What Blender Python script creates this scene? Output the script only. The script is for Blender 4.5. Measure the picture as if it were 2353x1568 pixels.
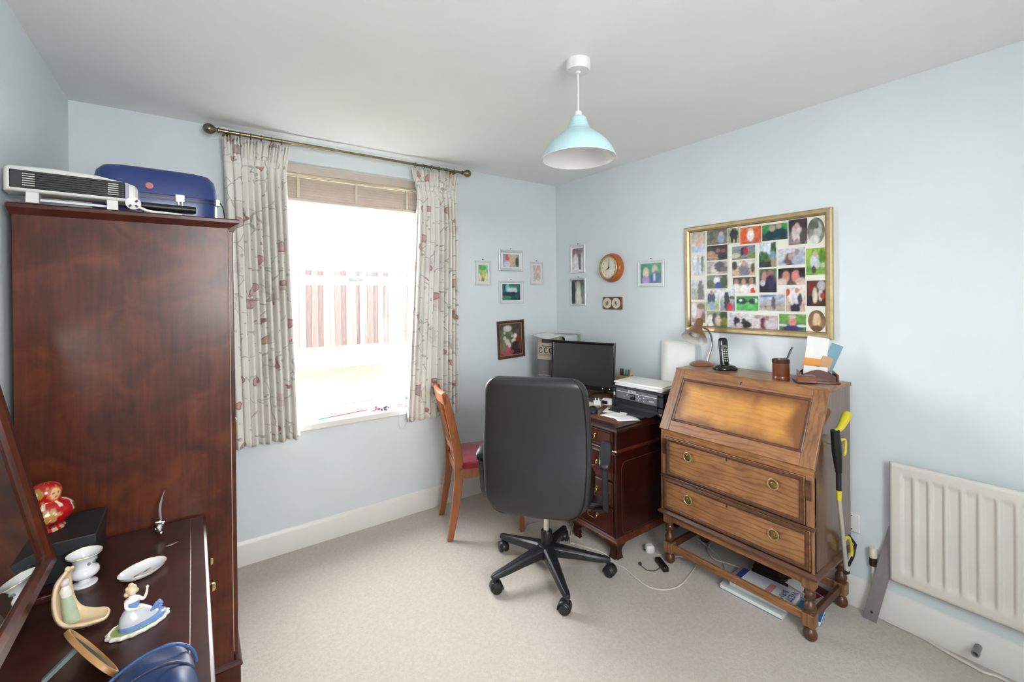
import bpy, math, random
from mathutils import Matrix, Vector
random.seed(7)
for o in list(bpy.data.objects): bpy.data.objects.remove(o)
S = bpy.context.scene
C = S.collection
PI = math.pi
R = math.radians
# ------------------------------------------------------------------ camera
FPX, CYP, W_PX, H_PX = 1026.0138, 684.979, 2353.0, 1568.0
CAM = Vector((0, 0, 1.4692))
YAW, PITCH, ROLL = 0.6209, 0.0040, -0.0103
fw = Vector((math.sin(YAW)*math.cos(PITCH), math.cos(YAW)*math.cos(PITCH), -math.sin(PITCH)))
r0 = Vector((math.cos(YAW), -math.sin(YAW), 0)); u0 = r0.cross(fw)
rt = math.cos(ROLL)*r0 + math.sin(ROLL)*u0
up = -math.sin(ROLL)*r0 + math.cos(ROLL)*u0
cd = bpy.data.cameras.new('camera'); co = bpy.data.objects.new('camera', cd); C.objects.link(co)
co.matrix_world = Matrix(((rt.x, up.x, -fw.x, CAM.x), (rt.y, up.y, -fw.y, CAM.y), (rt.z, up.z, -fw.z, CAM.z), (0, 0, 0, 1)))
cd.sensor_fit = 'HORIZONTAL'; cd.sensor_width = 36; cd.lens = FPX/W_PX*36
cd.shift_y = (CYP-H_PX/2)/W_PX; cd.clip_start = .02; cd.clip_end = 200
S.camera = co
def at(x, y, X=None, Y=None, Z=None):          # a pixel of the photograph -> a point on a known plane
    d = fw*FPX + rt*(x-W_PX/2) - up*(y-CYP)
    t = (X-CAM.x)/d.x if X is not None else ((Y-CAM.y)/d.y if Y is not None else (Z-CAM.z)/d.z)
    return CAM + t*d
# ------------------------------------------------------------------ sky and exposure
wd = bpy.data.worlds.new('overcast_sky'); S.world = wd; wd.use_nodes = True
bg = wd.node_tree.nodes['Background']; bg.inputs[0].default_value = (.97, .985, 1, 1); bg.inputs[1].default_value = 13.0
S.view_settings.view_transform = 'Standard'; S.view_settings.look = 'None'
S.view_settings.exposure = 1.1; S.view_settings.gamma = 1.0; S.view_settings.use_curve_mapping = False
# room: XL..XR, YN..YB, 0..H ; the far window and an added fill window
XL, XR, YN, YB, H = -.4595, 2.521, -.75, 2.8737, 2.4
WIN = (.40, 1.36, .72, 2.275)        # window in the far wall: x0,x1,z0,z1
FILL_WIN = (-.08, 1.02, 1.15, 2.3)         # unseen window assumed in the near wall, added for fill light
def portal(name, loc, rot, sx, sy):
    l = bpy.data.lights.new(name, 'AREA'); l.shape = 'RECTANGLE'; l.size = sx; l.size_y = sy
    l.cycles.is_portal = True
    o = bpy.data.objects.new(name, l); C.objects.link(o); o.location = loc; o.rotation_euler = rot
portal('daylight_portal', ((WIN[0]+WIN[1])/2, YB+.24, (WIN[2]+WIN[3])/2), (R(-90), 0, 0), WIN[1]-WIN[0], WIN[3]-WIN[2])
portal('daylight_portal', ((FILL_WIN[0]+FILL_WIN[1])/2, YN-.24, (FILL_WIN[2]+FILL_WIN[3])/2), (R(90), 0, 0), FILL_WIN[1]-FILL_WIN[0], FILL_WIN[3]-FILL_WIN[2])
# ------------------------------------------------------------------ materials
def lin(c): return c/12.92 if c <= .04045 else ((c+.055)/1.055)**2.4
def hx(h):
    if len(h) == 3: h = ''.join(k*2 for k in h)
    return tuple(lin(int(h[i:i+2], 16)/255) for i in (0, 2, 4))
_m = {}
def base_mat(name):
    m = bpy.data.materials.new(name); m.use_nodes = True
    n = m.node_tree; return m, n, n.nodes['Principled BSDF'], n.links.new
def mixc(n, fac, a, b, typ='MIX'):
    k = n.nodes.new('ShaderNodeMix'); k.data_type = 'RGBA'; k.blend_type = typ
    for s, v in ((k.inputs[0], fac), (k.inputs[6], a), (k.inputs[7], b)):
        if hasattr(v, 'is_linked') or hasattr(v, 'links'): n.links.new(v, s)
        else: s.default_value = v if not isinstance(v, tuple) else (*v, 1)[:4]
    return k.outputs[2]
def math_n(n, op, a, b=0.0, c=None):
    k = n.nodes.new('ShaderNodeMath'); k.operation = op
    for s, v in zip(k.inputs, (a, b, c)):
        if v is None: continue
        if hasattr(v, 'links'): n.links.new(v, s)
        else: s.default_value = v
    return k.outputs[0]
def noise(n, vec, scale, detail=3, rough=.55, dist=0):
    k = n.nodes.new('ShaderNodeTexNoise'); k.inputs['Scale'].default_value = scale
    k.inputs['Detail'].default_value = detail; k.inputs['Roughness'].default_value = rough; k.inputs['Distortion'].default_value = dist
    n.links.new(vec, k.inputs['Vector']); return k.outputs['Fac']
def ramp(n, fac, stops):
    k = n.nodes.new('ShaderNodeValToRGB'); e = k.color_ramp.elements
    while len(e) < len(stops): e.new(.5)
    for el, (p, c) in zip(e, stops): el.position = p; el.color = (*c, 1)
    n.links.new(fac, k.inputs[0]); return k.outputs[0]
def coords(n, sc=(1, 1, 1), out='Object'):
    t = n.nodes.new('ShaderNodeTexCoord'); mp = n.nodes.new('ShaderNodeMapping'); mp.inputs['Scale'].default_value = sc
    n.links.new(t.outputs[out], mp.inputs[0]); return mp.outputs[0]
def bump(n, p, h, strength, dist=.002):
    b = n.nodes.new('ShaderNodeBump'); b.inputs['Strength'].default_value = strength; b.inputs['Distance'].default_value = dist
    n.links.new(h, b.inputs['Height']); n.links.new(b.outputs[0], p.inputs['Normal'])
def mat(name, col, rough=.5, metal=0., var=.06, scale=8., bmp=0., bscale=150., coat=0., crough=.1, trans=0., alpha=1., ior=None, sheen=0.):
    if name in _m: return _m[name]
    m, n, p, L = base_mat(name)
    if isinstance(col, str): col = hx(col)
    v = coords(n)
    f = noise(n, v, scale)
    lo = tuple(c*(1-var) for c in col); hi = tuple(min(1, c*(1+var)) for c in col)
    L(ramp(n, f, [(.3, lo), (.7, hi)]), p.inputs['Base Color'])
    p.inputs['Roughness'].default_value = rough; p.inputs['Metallic'].default_value = metal
    p.inputs['Coat Weight'].default_value = coat; p.inputs['Coat Roughness'].default_value = crough
    p.inputs['Transmission Weight'].default_value = trans; p.inputs['Alpha'].default_value = alpha
    p.inputs['Sheen Weight'].default_value = sheen
    if ior: p.inputs['IOR'].default_value = ior
    if bmp: bump(n, p, noise(n, v, bscale, 4), bmp)
    _m[name] = m; return m
def wood(name, dark, light, sc=(3, 3, 40), rough=.4, coat=.3, crough=.15, contrast=(.35, .65), blotch=.25, bmp=.15):
    """grain runs along the axis whose scale is smallest"""
    if name in _m: return _m[name]
    m, n, p, L = base_mat(name)
    a, b = hx(dark), hx(light)
    v = coords(n, sc)
    g = noise(n, v, 1.0, 8, .6, 1.2)
    fine = noise(n, coords(n, tuple(k*6 for k in sc)), 1.0, 3, .6)
    bl = noise(n, coords(n), 5.0, 3, .5, .5)
    f = math_n(n, 'ADD', math_n(n, 'MULTIPLY', g, .8), math_n(n, 'MULTIPLY', fine, .2))
    col = ramp(n, f, [(contrast[0], a), (contrast[1], b)])
    col = mixc(n, math_n(n, 'MULTIPLY', bl, blotch*2), col, a)
    L(col, p.inputs['Base Color'])
    p.inputs['Roughness'].default_value = rough
    p.inputs['Coat Weight'].default_value = coat; p.inputs['Coat Roughness'].default_value = crough
    if bmp: bump(n, p, f, bmp, .0015)
    _m[name] = m; return m
def attr_mat(name, rough=.4, coat=0., nz=.08):
    if name in _m: return _m[name]
    m, n, p, L = base_mat(name)
    k = n.nodes.new('ShaderNodeAttribute'); k.attribute_name = 'Col'
    f = noise(n, coords(n), 260.0, 2)
    L(mixc(n, nz*2, k.outputs[0], ramp(n, f, [(.35, (.12, .12, .12)), (.65, (.9, .9, .9))]), 'OVERLAY'), p.inputs['Base Color'])
    p.inputs['Roughness'].default_value = rough; p.inputs['Coat Weight'].default_value = coat
    _m[name] = m; return m
def glass_mat(name, fac=.07, tint=(1, 1, 1)):
    if name in _m: return _m[name]
    m = bpy.data.materials.new(name); m.use_nodes = True; n = m.node_tree
    n.nodes.remove(n.nodes['Principled BSDF'])
    t = n.nodes.new('ShaderNodeBsdfTransparent'); t.inputs[0].default_value = (*tint, 1)
    g = n.nodes.new('ShaderNodeBsdfGlossy'); g.inputs['Roughness'].default_value = .02
    x = n.nodes.new('ShaderNodeMixShader'); x.inputs[0].default_value = fac
    n.links.new(t.outputs[0], x.inputs[1]); n.links.new(g.outputs[0], x.inputs[2])
    n.links.new(x.outputs[0], n.nodes['Material Output'].inputs[0])
    _m[name] = m; return m
# ------------------------------------------------------------------ geometry
class G:
    def __init__(s): s.v = []; s.f = []; s.uv = None
    def add(s, vs, fs, M=None):
        k = len(s.v)
        s.v += [tuple(M @ Vector(p)) if M else tuple(p) for p in vs]
        s.f += [tuple(i+k for i in f) for f in fs]; return s
    def box(s, x0, x1, y0, y1, z0, z1, M=None):
        vs = [(x, y, z) for z in (z0, z1) for y in (y0, y1) for x in (x0, x1)]
        return s.add(vs, [(0, 2, 3, 1), (4, 5, 7, 6), (0, 1, 5, 4), (2, 6, 7, 3), (0, 4, 6, 2), (1, 3, 7, 5)], M)
    def loft(s, rings, cap=True, M=None, closed=True):
        n = len(rings[0]); vs = [p for r in rings for p in r]; fs = []
        for j in range(len(rings)-1):
            for i in range(n if closed else n-1):
                a, b = j*n+i, j*n+(i+1) % n
                fs.append((a, b, b+n, a+n))
        if cap:
            fs.append(tuple(range(n-1, -1, -1))); fs.append(tuple((len(rings)-1)*n+i for i in range(n)))
        return s.add(vs, fs, M)
    def lathe(s, prof, n=32, M=None, cap=True):
        return s.loft([[(r*math.cos(2*PI*i/n), r*math.sin(2*PI*i/n), z) for i in range(n)] for r, z in prof], cap, M)
    def ball(s, c, r, n=16, m=10, sc=(1, 1, 1)):
        pr = [(max(r*math.sin(PI*j/m), r*.02), -r*math.cos(PI*j/m)) for j in range(m+1)]
        return s.lathe(pr, n, Matrix.Translation(c) @ Matrix.Diagonal((*sc, 1)))
    def tube(s, pts, r, n=8, cap=True):
        pts = [Vector(p) for p in pts]; rings = []; nrm = None
        for i, p in enumerate(pts):
            t = (pts[min(i+1, len(pts)-1)]-pts[max(i-1, 0)]).normalized()
            if nrm is None:
                nrm = t.orthogonal().normalized()
            nrm = (nrm - t*nrm.dot(t)).normalized(); bn = t.cross(nrm)
            rr = r[i] if isinstance(r, (list, tuple)) else r
            rings.append([tuple(p + nrm*rr*math.cos(2*PI*k/n) + bn*rr*math.sin(2*PI*k/n)) for k in range(n)])
        return s.loft(rings, cap)
    def prism(s, pts, d0, d1, ax='y', M=None):
        """outline (a,b) extruded: ax y -> (a,d,b); ax x -> (d,a,b); ax z -> (a,b,d)"""
        q = {'y': lambda a, b, d: (a, d, b), 'x': lambda a, b, d: (d, a, b), 'z': lambda a, b, d: (a, b, d)}[ax]
        return s.loft([[q(a, b, d0) for a, b in pts], [q(a, b, d1) for a, b in pts]], True, M)
    def grid(s, nu, nv, fn, uvfn=None):
        k = len(s.v); s.v += [tuple(fn(i/nu, j/nv)) for j in range(nv+1) for i in range(nu+1)]
        s.f += [(k+j*(nu+1)+i, k+j*(nu+1)+i+1, k+(j+1)*(nu+1)+i+1, k+(j+1)*(nu+1)+i) for j in range(nv) for i in range(nu)]
        if uvfn: s.uv = [uvfn(i/nu, j/nv) for j in range(nv+1) for i in range(nu+1)]
        return s
    def build(s, name, m, parent=None, bevel=0, seg=2, smooth=None, solid=0, col=None, world=False, sub=0):
        me = bpy.data.meshes.new(name)
        off = Vector((0, 0, 0))
        if parent is None:
            xs, ys, zs = zip(*s.v); off = Vector(((min(xs)+max(xs))/2, (min(ys)+max(ys))/2, min(zs)))
        me.from_pydata([tuple(Vector(p)-off) for p in s.v], [], s.f); 
        import bmesh
        bm = bmesh.new(); bm.from_mesh(me); bmesh.ops.recalc_face_normals(bm, faces=bm.faces); bm.to_mesh(me); bm.free()
        if s.uv:
            l = me.uv_layers.new(name='UVMap')
            for lp in me.loops: l.data[lp.index].uv = s.uv[lp.vertex_index]
        if col:
            a = me.color_attributes.new('Col', 'FLOAT_COLOR', 'POINT')
            for i, p in enumerate(s.v): a.data[i].color = (*col(Vector(p)), 1)
        me.materials.append(m)
        o = bpy.data.objects.new(name, me); C.objects.link(o); o.location = off
        if smooth is None: smooth = 40
        if smooth:
            me.shade_smooth(); me.set_sharp_from_angle(angle=R(smooth))
        if sub:
            b = o.modifiers.new('sub', 'SUBSURF'); b.levels = sub; b.render_levels = sub
        if solid:
            b = o.modifiers.new('thick', 'SOLIDIFY'); b.thickness = solid; b.offset = 0
        if bevel:
            b = o.modifiers.new('bevel', 'BEVEL'); b.width = bevel; b.segments = seg; b.limit_method = 'ANGLE'; b.angle_limit = R(40)
        if parent is not None:
            o.parent = parent
            if world: o.matrix_parent_inverse = top_matrix(parent).inverted()
        return o
def top_matrix(o):
    m = Matrix.LocRotScale(o.location, o.rotation_euler, o.scale)
    return (top_matrix(o.parent) @ o.matrix_parent_inverse @ m) if o.parent else m
def box(name, m, b, parent=None, bevel=.002, **k): return G().box(*b).build(name, m, parent, bevel, **k)
def tag(o, label, cat, group=None):
    o['label'] = label; o['category'] = cat
    if group: o['group'] = group
    return o
def struct(o, label=None):
    o['kind'] = 'structure'
    if label: o['label'] = label
    return o
def thing(name, label, cat, loc=(0, 0, 0), rz=0., group=None):
    o = bpy.data.objects.new(name, None); C.objects.link(o); o.empty_display_size = .05
    o.location = loc; o.rotation_euler = (0, 0, R(rz)); return tag(o, label, cat, group)
def rot(ax, deg): return Matrix.Rotation(R(deg), 4, ax)
def T(x, y, z): return Matrix.Translation((x, y, z))
def spline(pts, n=8):
    """Catmull-Rom through the points"""
    P = [Vector(p) for p in pts]; P = [2*P[0]-P[1]] + P + [2*P[-1]-P[-2]]; out = []
    for i in range(1, len(P)-2):
        for k in range(n):
            t = k/n; a, b, c, d = P[i-1:i+3]
            out.append(.5*((2*b)+(c-a)*t+(2*a-5*b+4*c-d)*t*t+(3*b-a-3*c+d)*t**3))
    out.append(P[-2]); return out
def superring(a, b, e, n, z, cx=0, cy=0):
    r = []
    for i in range(n):
        t = 2*PI*i/n; c, s_ = math.cos(t), math.sin(t)
        r.append((cx+a*math.copysign(abs(c)**(2/e), c), cy+b*math.copysign(abs(s_)**(2/e), s_), z))
    return r
def text_part(body, size, m, parent, M, depth=.0004, name='lettering'):
    cu = bpy.data.curves.new('t', 'FONT'); cu.body = body; cu.size = size; cu.align_x = 'CENTER'; cu.align_y = 'CENTER'; cu.extrude = depth
    cu.resolution_u = 2
    o = bpy.data.objects.new('t', cu); C.objects.link(o)
    me = bpy.data.meshes.new_from_object(o.evaluated_get(bpy.context.evaluated_depsgraph_get()))
    bpy.data.objects.remove(o); bpy.data.curves.remove(cu)
    me.transform(M); me.name = name; me.materials.clear(); me.materials.append(m)
    q = bpy.data.objects.new(name, me); C.objects.link(q); q.parent = parent; return q
def paint(spec):
    """picture content: (top colour, bottom colour, [(cx,cy,rx,ry,colour),...]) in 0..1, v up"""
    top, bot, bl = spec; top, bot = Vector(hx(top)), Vector(hx(bot)); bl = [(a, b, c, d, Vector(hx(e))) for a, b, c, d, e in bl]
    lat = [[[random.uniform(-1, 1) for _ in range(k+1)] for _ in range(k+1)] for k in (5, 11)]
    def vn(g, u, v):
        k = len(g)-1; x, y = min(max(u, 0), .999)*k, min(max(v, 0), .999)*k; i, j = int(x), int(y); x -= i; y -= j; x = x*x*(3-2*x); y = y*y*(3-2*y)
        return (g[j][i]*(1-x)+g[j][i+1]*x)*(1-y)+(g[j+1][i]*(1-x)+g[j+1][i+1]*x)*y
    def fn(u, v):
        k = min(1, max(0, (v-.35)/.3)); c = bot.lerp(top, k)
        nn = vn(lat[0], u, v)*.6+vn(lat[1], u, v)*.7
        c = c*(1+.38*nn)
        for cx, cy, rx, ry, e in bl:
            d = ((u-cx)/rx)**2+((v-cy)/ry)**2
            d += .35*nn; w = min(1, max(0, (1.3-d)/.65)); c = c.lerp(e*(1+.25*nn), w)
        return tuple(max(0, min(1, q)) for q in c)
    return fn
def print_part(name, parent, x0, x1, z0, z1, y, spec, m=None, nu=22, nv=22, oval=False, thick=.0008, tilt=0):
    """a flat print facing local -y"""
    g = G(); fn = paint(spec); cx, cz, hw, hh = (x0+x1)/2, (z0+z1)/2, (x1-x0)/2, (z1-z0)/2; ct, st = math.cos(R(tilt)), math.sin(R(tilt))
    def pos(u, v):
        a, b = 2*u-1, 2*v-1
        if oval: a, b = a*math.sqrt(1-b*b/2), b*math.sqrt(1-a*a/2)
        a *= hw; b *= hh
        return (cx+a*ct-b*st, y, cz+a*st+b*ct)
    g.grid(nu, nv, pos)
    def col(p):
        dx, dz = p.x-cx, p.z-cz; a = dx*ct+dz*st; b = -dx*st+dz*ct
        return fn(a/hw/2+.5, b/hh/2+.5)
    return g.build(name, m or attr_mat('photo_print', .35), parent, solid=thick, smooth=0, col=col)
# ------------------------------------------------------------------ shared materials
paint_blue = mat('wall_paint_pale_blue', (.725, .785, .805), .65, var=.025, scale=3, bmp=.12, bscale=220)
ceil_m = mat('ceiling_white_emulsion', (.90, .90, .895), .75, var=.02, scale=2, bmp=.08, bscale=180)
gloss_white = mat('gloss_white_paint', (.80, .785, .75), .35, var=.02, scale=5)
upvc = mat('white_upvc', (.86, .86, .86), .3, var=.015)
def carpet():
    m, n, p, L = base_mat('beige_carpet')
    v = coords(n)
    a = noise(n, v, 2.2, 3, .5); b = noise(n, v, 420, 3, .7); c = noise(n, v, 60, 3, .6)
    col = ramp(n, a, [(.3, (.63, .56, .48)), (.7, (.69, .62, .545))])
    col = mixc(n, .5, col, ramp(n, b, [(.3, (.45, .39, .325)), (.7, (.80, .735, .655))]))
    col = mixc(n, .18, col, ramp(n, c, [(.35, (.46, .40, .335)), (.65, (.82, .75, .67))]))
    L(col, p.inputs['Base Color']); p.inputs['Roughness'].default_value = .95; p.inputs['Sheen Weight'].default_value = .25
    bump(n, p, math_n(n, 'ADD', b, c), .7, .006); return m
black_plastic = mat('black_plastic', '1b1b1d', .38, var=.05, scale=30, bmp=.05, bscale=500)
white_plastic = mat('white_plastic', 'e6e6e4', .32, var=.02)
white_paper = mat('white_paper', 'f1f1ee', .8, var=.02, scale=20)
brass = mat('aged_brass', 'a8905a', .28, 1., var=.15, scale=40)
chrome = mat('polished_steel', 'd8d8d8', .12, 1., var=.05, scale=30)
print_m = attr_mat('photo_print', .35)
# ------------------------------------------------------------------ the room
struct(box('floor', carpet(), (XL-.3, XR+.3, YN-.3, YB+.3, -.12, 0), bevel=0), 'beige carpeted floor of the room')
struct(box('ceiling', ceil_m, (XL-.3, XR+.3, YN-.3, YB+.3, H, H+.12), bevel=0), 'plain white ceiling')
def holed(y0, y1, w):
    g = G(); a, b = XL-.3, XR+.3
    g.box(a, w[0], y0, y1, 0, H).box(w[1], b, y0, y1, 0, H).box(w[0], w[1], y0, y1, 0, w[2]).box(w[0], w[1], y0, y1, w[3], H); return g
struct(holed(YB, YB+.3, WIN).build('wall_far', paint_blue), 'pale blue wall with the window')
struct(holed(YN-.3, YN, FILL_WIN).build('wall_near', paint_blue), 'pale blue wall behind the viewer')
struct(box('wall_left', paint_blue, (XL-.3, XL, YN, YB, 0, H), bevel=0), 'pale blue wall beside the wardrobe')
struct(box('wall_right', paint_blue, (XR, XR+.3, YN, YB, 0, H), bevel=0), 'pale blue wall behind the bureau and radiator')
bprof = [(0, 0), (.018, 0), (.018, .092), (.015, .098), (.015, .112), (.010, .122), (.005, .132), (.0, .135)]   # skirting section
def skirt(name, p0, p1, nrm, label):
    p0, p1, nn = Vector(p0), Vector(p1), Vector(nrm)
    g = G().loft([[tuple(p+nn*d+Vector((0, 0, z))) for d, z in bprof] for p in (p0, p1)])
    struct(g.build(name, gloss_white, smooth=30), label)
skirt('baseboard_far', (XL, YB, 0), (XR, YB, 0), (0, -1, 0), 'white moulded skirting board under the window')
skirt('baseboard_right', (XR, YN, 0), (XR, YB, 0), (-1, 0, 0), 'white moulded skirting board behind the bureau')
skirt('baseboard_left', (XL, YN, 0), (XL, YB, 0), (1, 0, 0), 'white moulded skirting board behind the dressing table')
skirt('baseboard_near', (XL, YN, 0), (XR, YN, 0), (0, 1, 0), 'white moulded skirting board behind the viewer')
def window(name, w, y0, sgn, label):
    """frame at y0, depth toward sgn (outside)"""
    t = bpy.data.objects.new(name, None); C.objects.link(t); t.location = ((w[0]+w[1])/2, y0, w[2]); struct(t, label)
    x0, x1, z0, z1 = w; ya, yb = sorted((y0, y0+.07*sgn)); fr = .05
    zm = z0+(z1-z0)*.555
    g = G().box(x0, x0+fr, ya, yb, z0, z1).box(x1-fr, x1, ya, yb, z0, z1).box(x0+fr, x1-fr, ya, yb, z1-fr, z1).box(x0+fr, x1-fr, ya, yb, z0, z0+fr)
    g.build('window_frame', upvc, t, .006, world=True)
    for k, (a, b, dy) in enumerate(((z0+fr, zm+.03, .028), (zm-.03, z1-fr, .012))):       # lower and upper sash
        yc = y0+dy*sgn; yy = sorted((yc, yc+.022*sgn)); sr = .045
        s_ = G().box(x0+fr, x0+fr+sr, *yy, a, b).box(x1-fr-sr, x1-fr, *yy, a, b).box(x0+fr+sr, x1-fr-sr, *yy, b-sr, b).box(x0+fr+sr, x1-fr-sr, *yy, a, a+sr)
        o = s_.build('sash', upvc, t, .004, world=True)
        G().box(x0+fr+sr, x1-fr-sr, yc+.009*sgn, yc+.013*sgn, a+sr, b-sr).build('pane', glass_mat('window_glass', .06), o, world=True)
    lk = G().box(-.045, .045, -.008, 0, -.012, .012).box(-.02, .02, -.02, 0, .0, .012)
    M_ = T((x0+x1)/2, y0+.012*sgn, zm+.006)
    h = G(); h.add(lk.v, lk.f, M_ if sgn > 0 else M_ @ rot('Z', 180)); h.build('catch', mat('white_catch', 'cfd2d4', .3), t, .002, world=True)
    return t
w1 = window('window_1', WIN, YB+.13, 1, 'white sash window between the floral curtains')
G().box(WIN[0]-.05, WIN[1]+.05, YB-.032, YB, WIN[2]-.035, WIN[2]+.005).box(WIN[0], WIN[1], YB, YB+.13, WIN[2]-.03, WIN[2]+.005).build('window_sill', gloss_white, w1, .006, world=True)
w2 = window('fill_window', FILL_WIN, YN-.13, -1, 'assumed white sash window added behind the viewer for fill light')  # assumed opening, added so daylight fills the room from behind the camera
# ------------------------------------------------------------------ outside
grass = mat('lawn', (.024, .032, .012), .9, var=.3, scale=3, bmp=.6, bscale=60)
struct(box('ground', grass, (-12, 16, 3.2, 30, -.2, -.03), bevel=0), 'green lawn outside the window')
struct(box('ground', mat('bounce_paving', (.58, .57, .55), .85, var=.08, scale=4), (-12, 16, -20, YN-.32, -.2, -.03), bevel=0), 'unseen pale paving added behind the viewer to bounce light')  # unseen pale ground, added as a reflector to brighten the ceiling
fen = thing('garden_fence', 'weathered brown close board garden fence beyond the lawn', 'fence', (3, 10, -.03))
fw_m = [wood('fence_wood_%d' % i, d, l, (30, 30, 3), .9, 0, contrast=(.3, .7), bmp=.3) for i, (d, l) in enumerate((('342724', '624e49'), ('443531', '6f5c56'), ('292020', '54423e')))]
bd = [G().box(-.062, .062, -.011, .011, 0, 1.62).build('board', m_, fen) for m_ in fw_m]
for i in range(62):
    o = bd[i] if i < 3 else bd[random.randrange(3)].copy()
    if i >= 3: C.objects.link(o)
    o.location = (-3.5+i*.117+random.uniform(-.004, .004), (i % 2)*.014, .46+random.uniform(-.01, .015))
cm = mat('concrete', (.42, .41, .39), .9, var=.12, scale=6)
for i in range(4): box('gravel_board', cm, (-3.6+i*1.85, -1.78+i*1.85, -.03, .03, .0, .46), fen, .005)
for i in range(5): box('post', cm, (-3.69+i*1.85, -3.6+i*1.85, -.05, .05, 0, 2.05), fen, .01)
# ------------------------------------------------------------------ curtains, pole, blind
def floral():
    m, n, p, L = base_mat('floral_curtain_fabric')
    v = coords(n, out='UV')
    nz = n.nodes.new('ShaderNodeTexNoise'); nz.inputs['Scale'].default_value = 9; L(v, nz.inputs['Vector'])
    va = n.nodes.new('ShaderNodeVectorMath'); va.operation = 'MULTIPLY_ADD'; va.inputs[1].default_value = (.09, .09, 0); L(nz.outputs['Color'], va.inputs[0]); L(v, va.inputs[2])
    def vor(scale, feat='F1', vec=None):
        k = n.nodes.new('ShaderNodeTexVoronoi'); k.feature = feat; k.inputs['Scale'].default_value = scale; L(vec or va.outputs[0], k.inputs['Vector']); return k
    col = ramp(n, noise(n, v, 3), [(.3, (.80, .77, .70)), (.7, (.85, .83, .775))])
    e = vor(7.5, 'DISTANCE_TO_EDGE'); brk = noise(n, v, 7)
    vine = math_n(n, 'MULTIPLY', math_n(n, 'LESS_THAN', e.outputs['Distance'], .016), math_n(n, 'GREATER_THAN', brk, .47))
    col = mixc(n, math_n(n, 'MULTIPLY', vine, .7), col, (.36, .36, .31))
    for sc, rad, sel, stops, fac in ((26, .22, .55, [(0, (.42, .46, .40)), (.5, (.50, .52, .48)), (1, (.40, .37, .35))], .75), (30, .17, .6, [(0, (.42, .16, .13)), (.6, (.52, .25, .18)), (1, (.40, .24, .29))], .75)):
        k = vor(sc); s_ = n.nodes.new('ShaderNodeSeparateColor'); L(k.outputs['Color'], s_.inputs[0])
        msk = math_n(n, 'MULTIPLY', math_n(n, 'LESS_THAN', k.outputs['Distance'], rad), math_n(n, 'GREATER_THAN', s_.outputs[0], sel))
        col = mixc(n, math_n(n, 'MULTIPLY', msk, fac), col, ramp(n, s_.outputs[1], stops))
    k = vor(5.2); s_ = n.nodes.new('ShaderNodeSeparateColor'); L(k.outputs['Color'], s_.inputs[0])      # faint large blooms
    msk = math_n(n, 'MULTIPLY', math_n(n, 'LESS_THAN', math_n(n, 'ADD', k.outputs['Distance'], math_n(n, 'MULTIPLY', noise(n, v, 30), .3)), .46), math_n(n, 'GREATER_THAN', s_.outputs[2], .45))
    col = mixc(n, math_n(n, 'MULTIPLY', msk, .4), col, ramp(n, s_.outputs[0], [(0, (.62, .44, .34)), (.4, (.60, .50, .52)), (.7, (.50, .54, .48)), (1, (.66, .52, .40))]))
    k = vor(8.5); s_ = n.nodes.new('ShaderNodeSeparateColor'); L(k.outputs['Color'], s_.inputs[0])      # blossoms
    dd = math_n(n, 'ADD', k.outputs['Distance'], math_n(n, 'MULTIPLY', noise(n, v, 45), .12))
    on = math_n(n, 'GREATER_THAN', s_.outputs[0], .36)
    pet = ramp(n, s_.outputs[1], [(0, (.56, .31, .15)), (.35, (.50, .27, .22)), (.6, (.56, .36, .33)), (1, (.44, .30, .33))])
    col = mixc(n, math_n(n, 'MULTIPLY', math_n(n, 'MULTIPLY', math_n(n, 'LESS_THAN', dd, .30), on), .8), col, pet)
    rim = math_n(n, 'MULTIPLY', math_n(n, 'LESS_THAN', math_n(n, 'ABSOLUTE', math_n(n, 'SUBTRACT', dd, .30)), .022), on)
    col = mixc(n, math_n(n, 'MULTIPLY', rim, .8), col, (.33, .15, .12))
    col = mixc(n, math_n(n, 'MULTIPLY', math_n(n, 'MULTIPLY', math_n(n, 'LESS_THAN', dd, .15), on), .7), col, (.70, .58, .42))
    L(col, p.inputs['Base Color']); p.inputs['Roughness'].default_value = .85; p.inputs['Sheen Weight'].default_value = .2
    bump(n, p, noise(n, v, 900, 2), .15, .001)
    tr = n.nodes.new('ShaderNodeBsdfTranslucent'); L(col, tr.inputs[0])
    mx = n.nodes.new('ShaderNodeMixShader'); mx.inputs[0].default_value = .06
    L(p.outputs[0], mx.inputs[1]); L(tr.outputs[0], mx.inputs[2]); L(mx.outputs[0], n.nodes['Material Output'].inputs[0]); return m
fab = floral(); YC = 2.787
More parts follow.
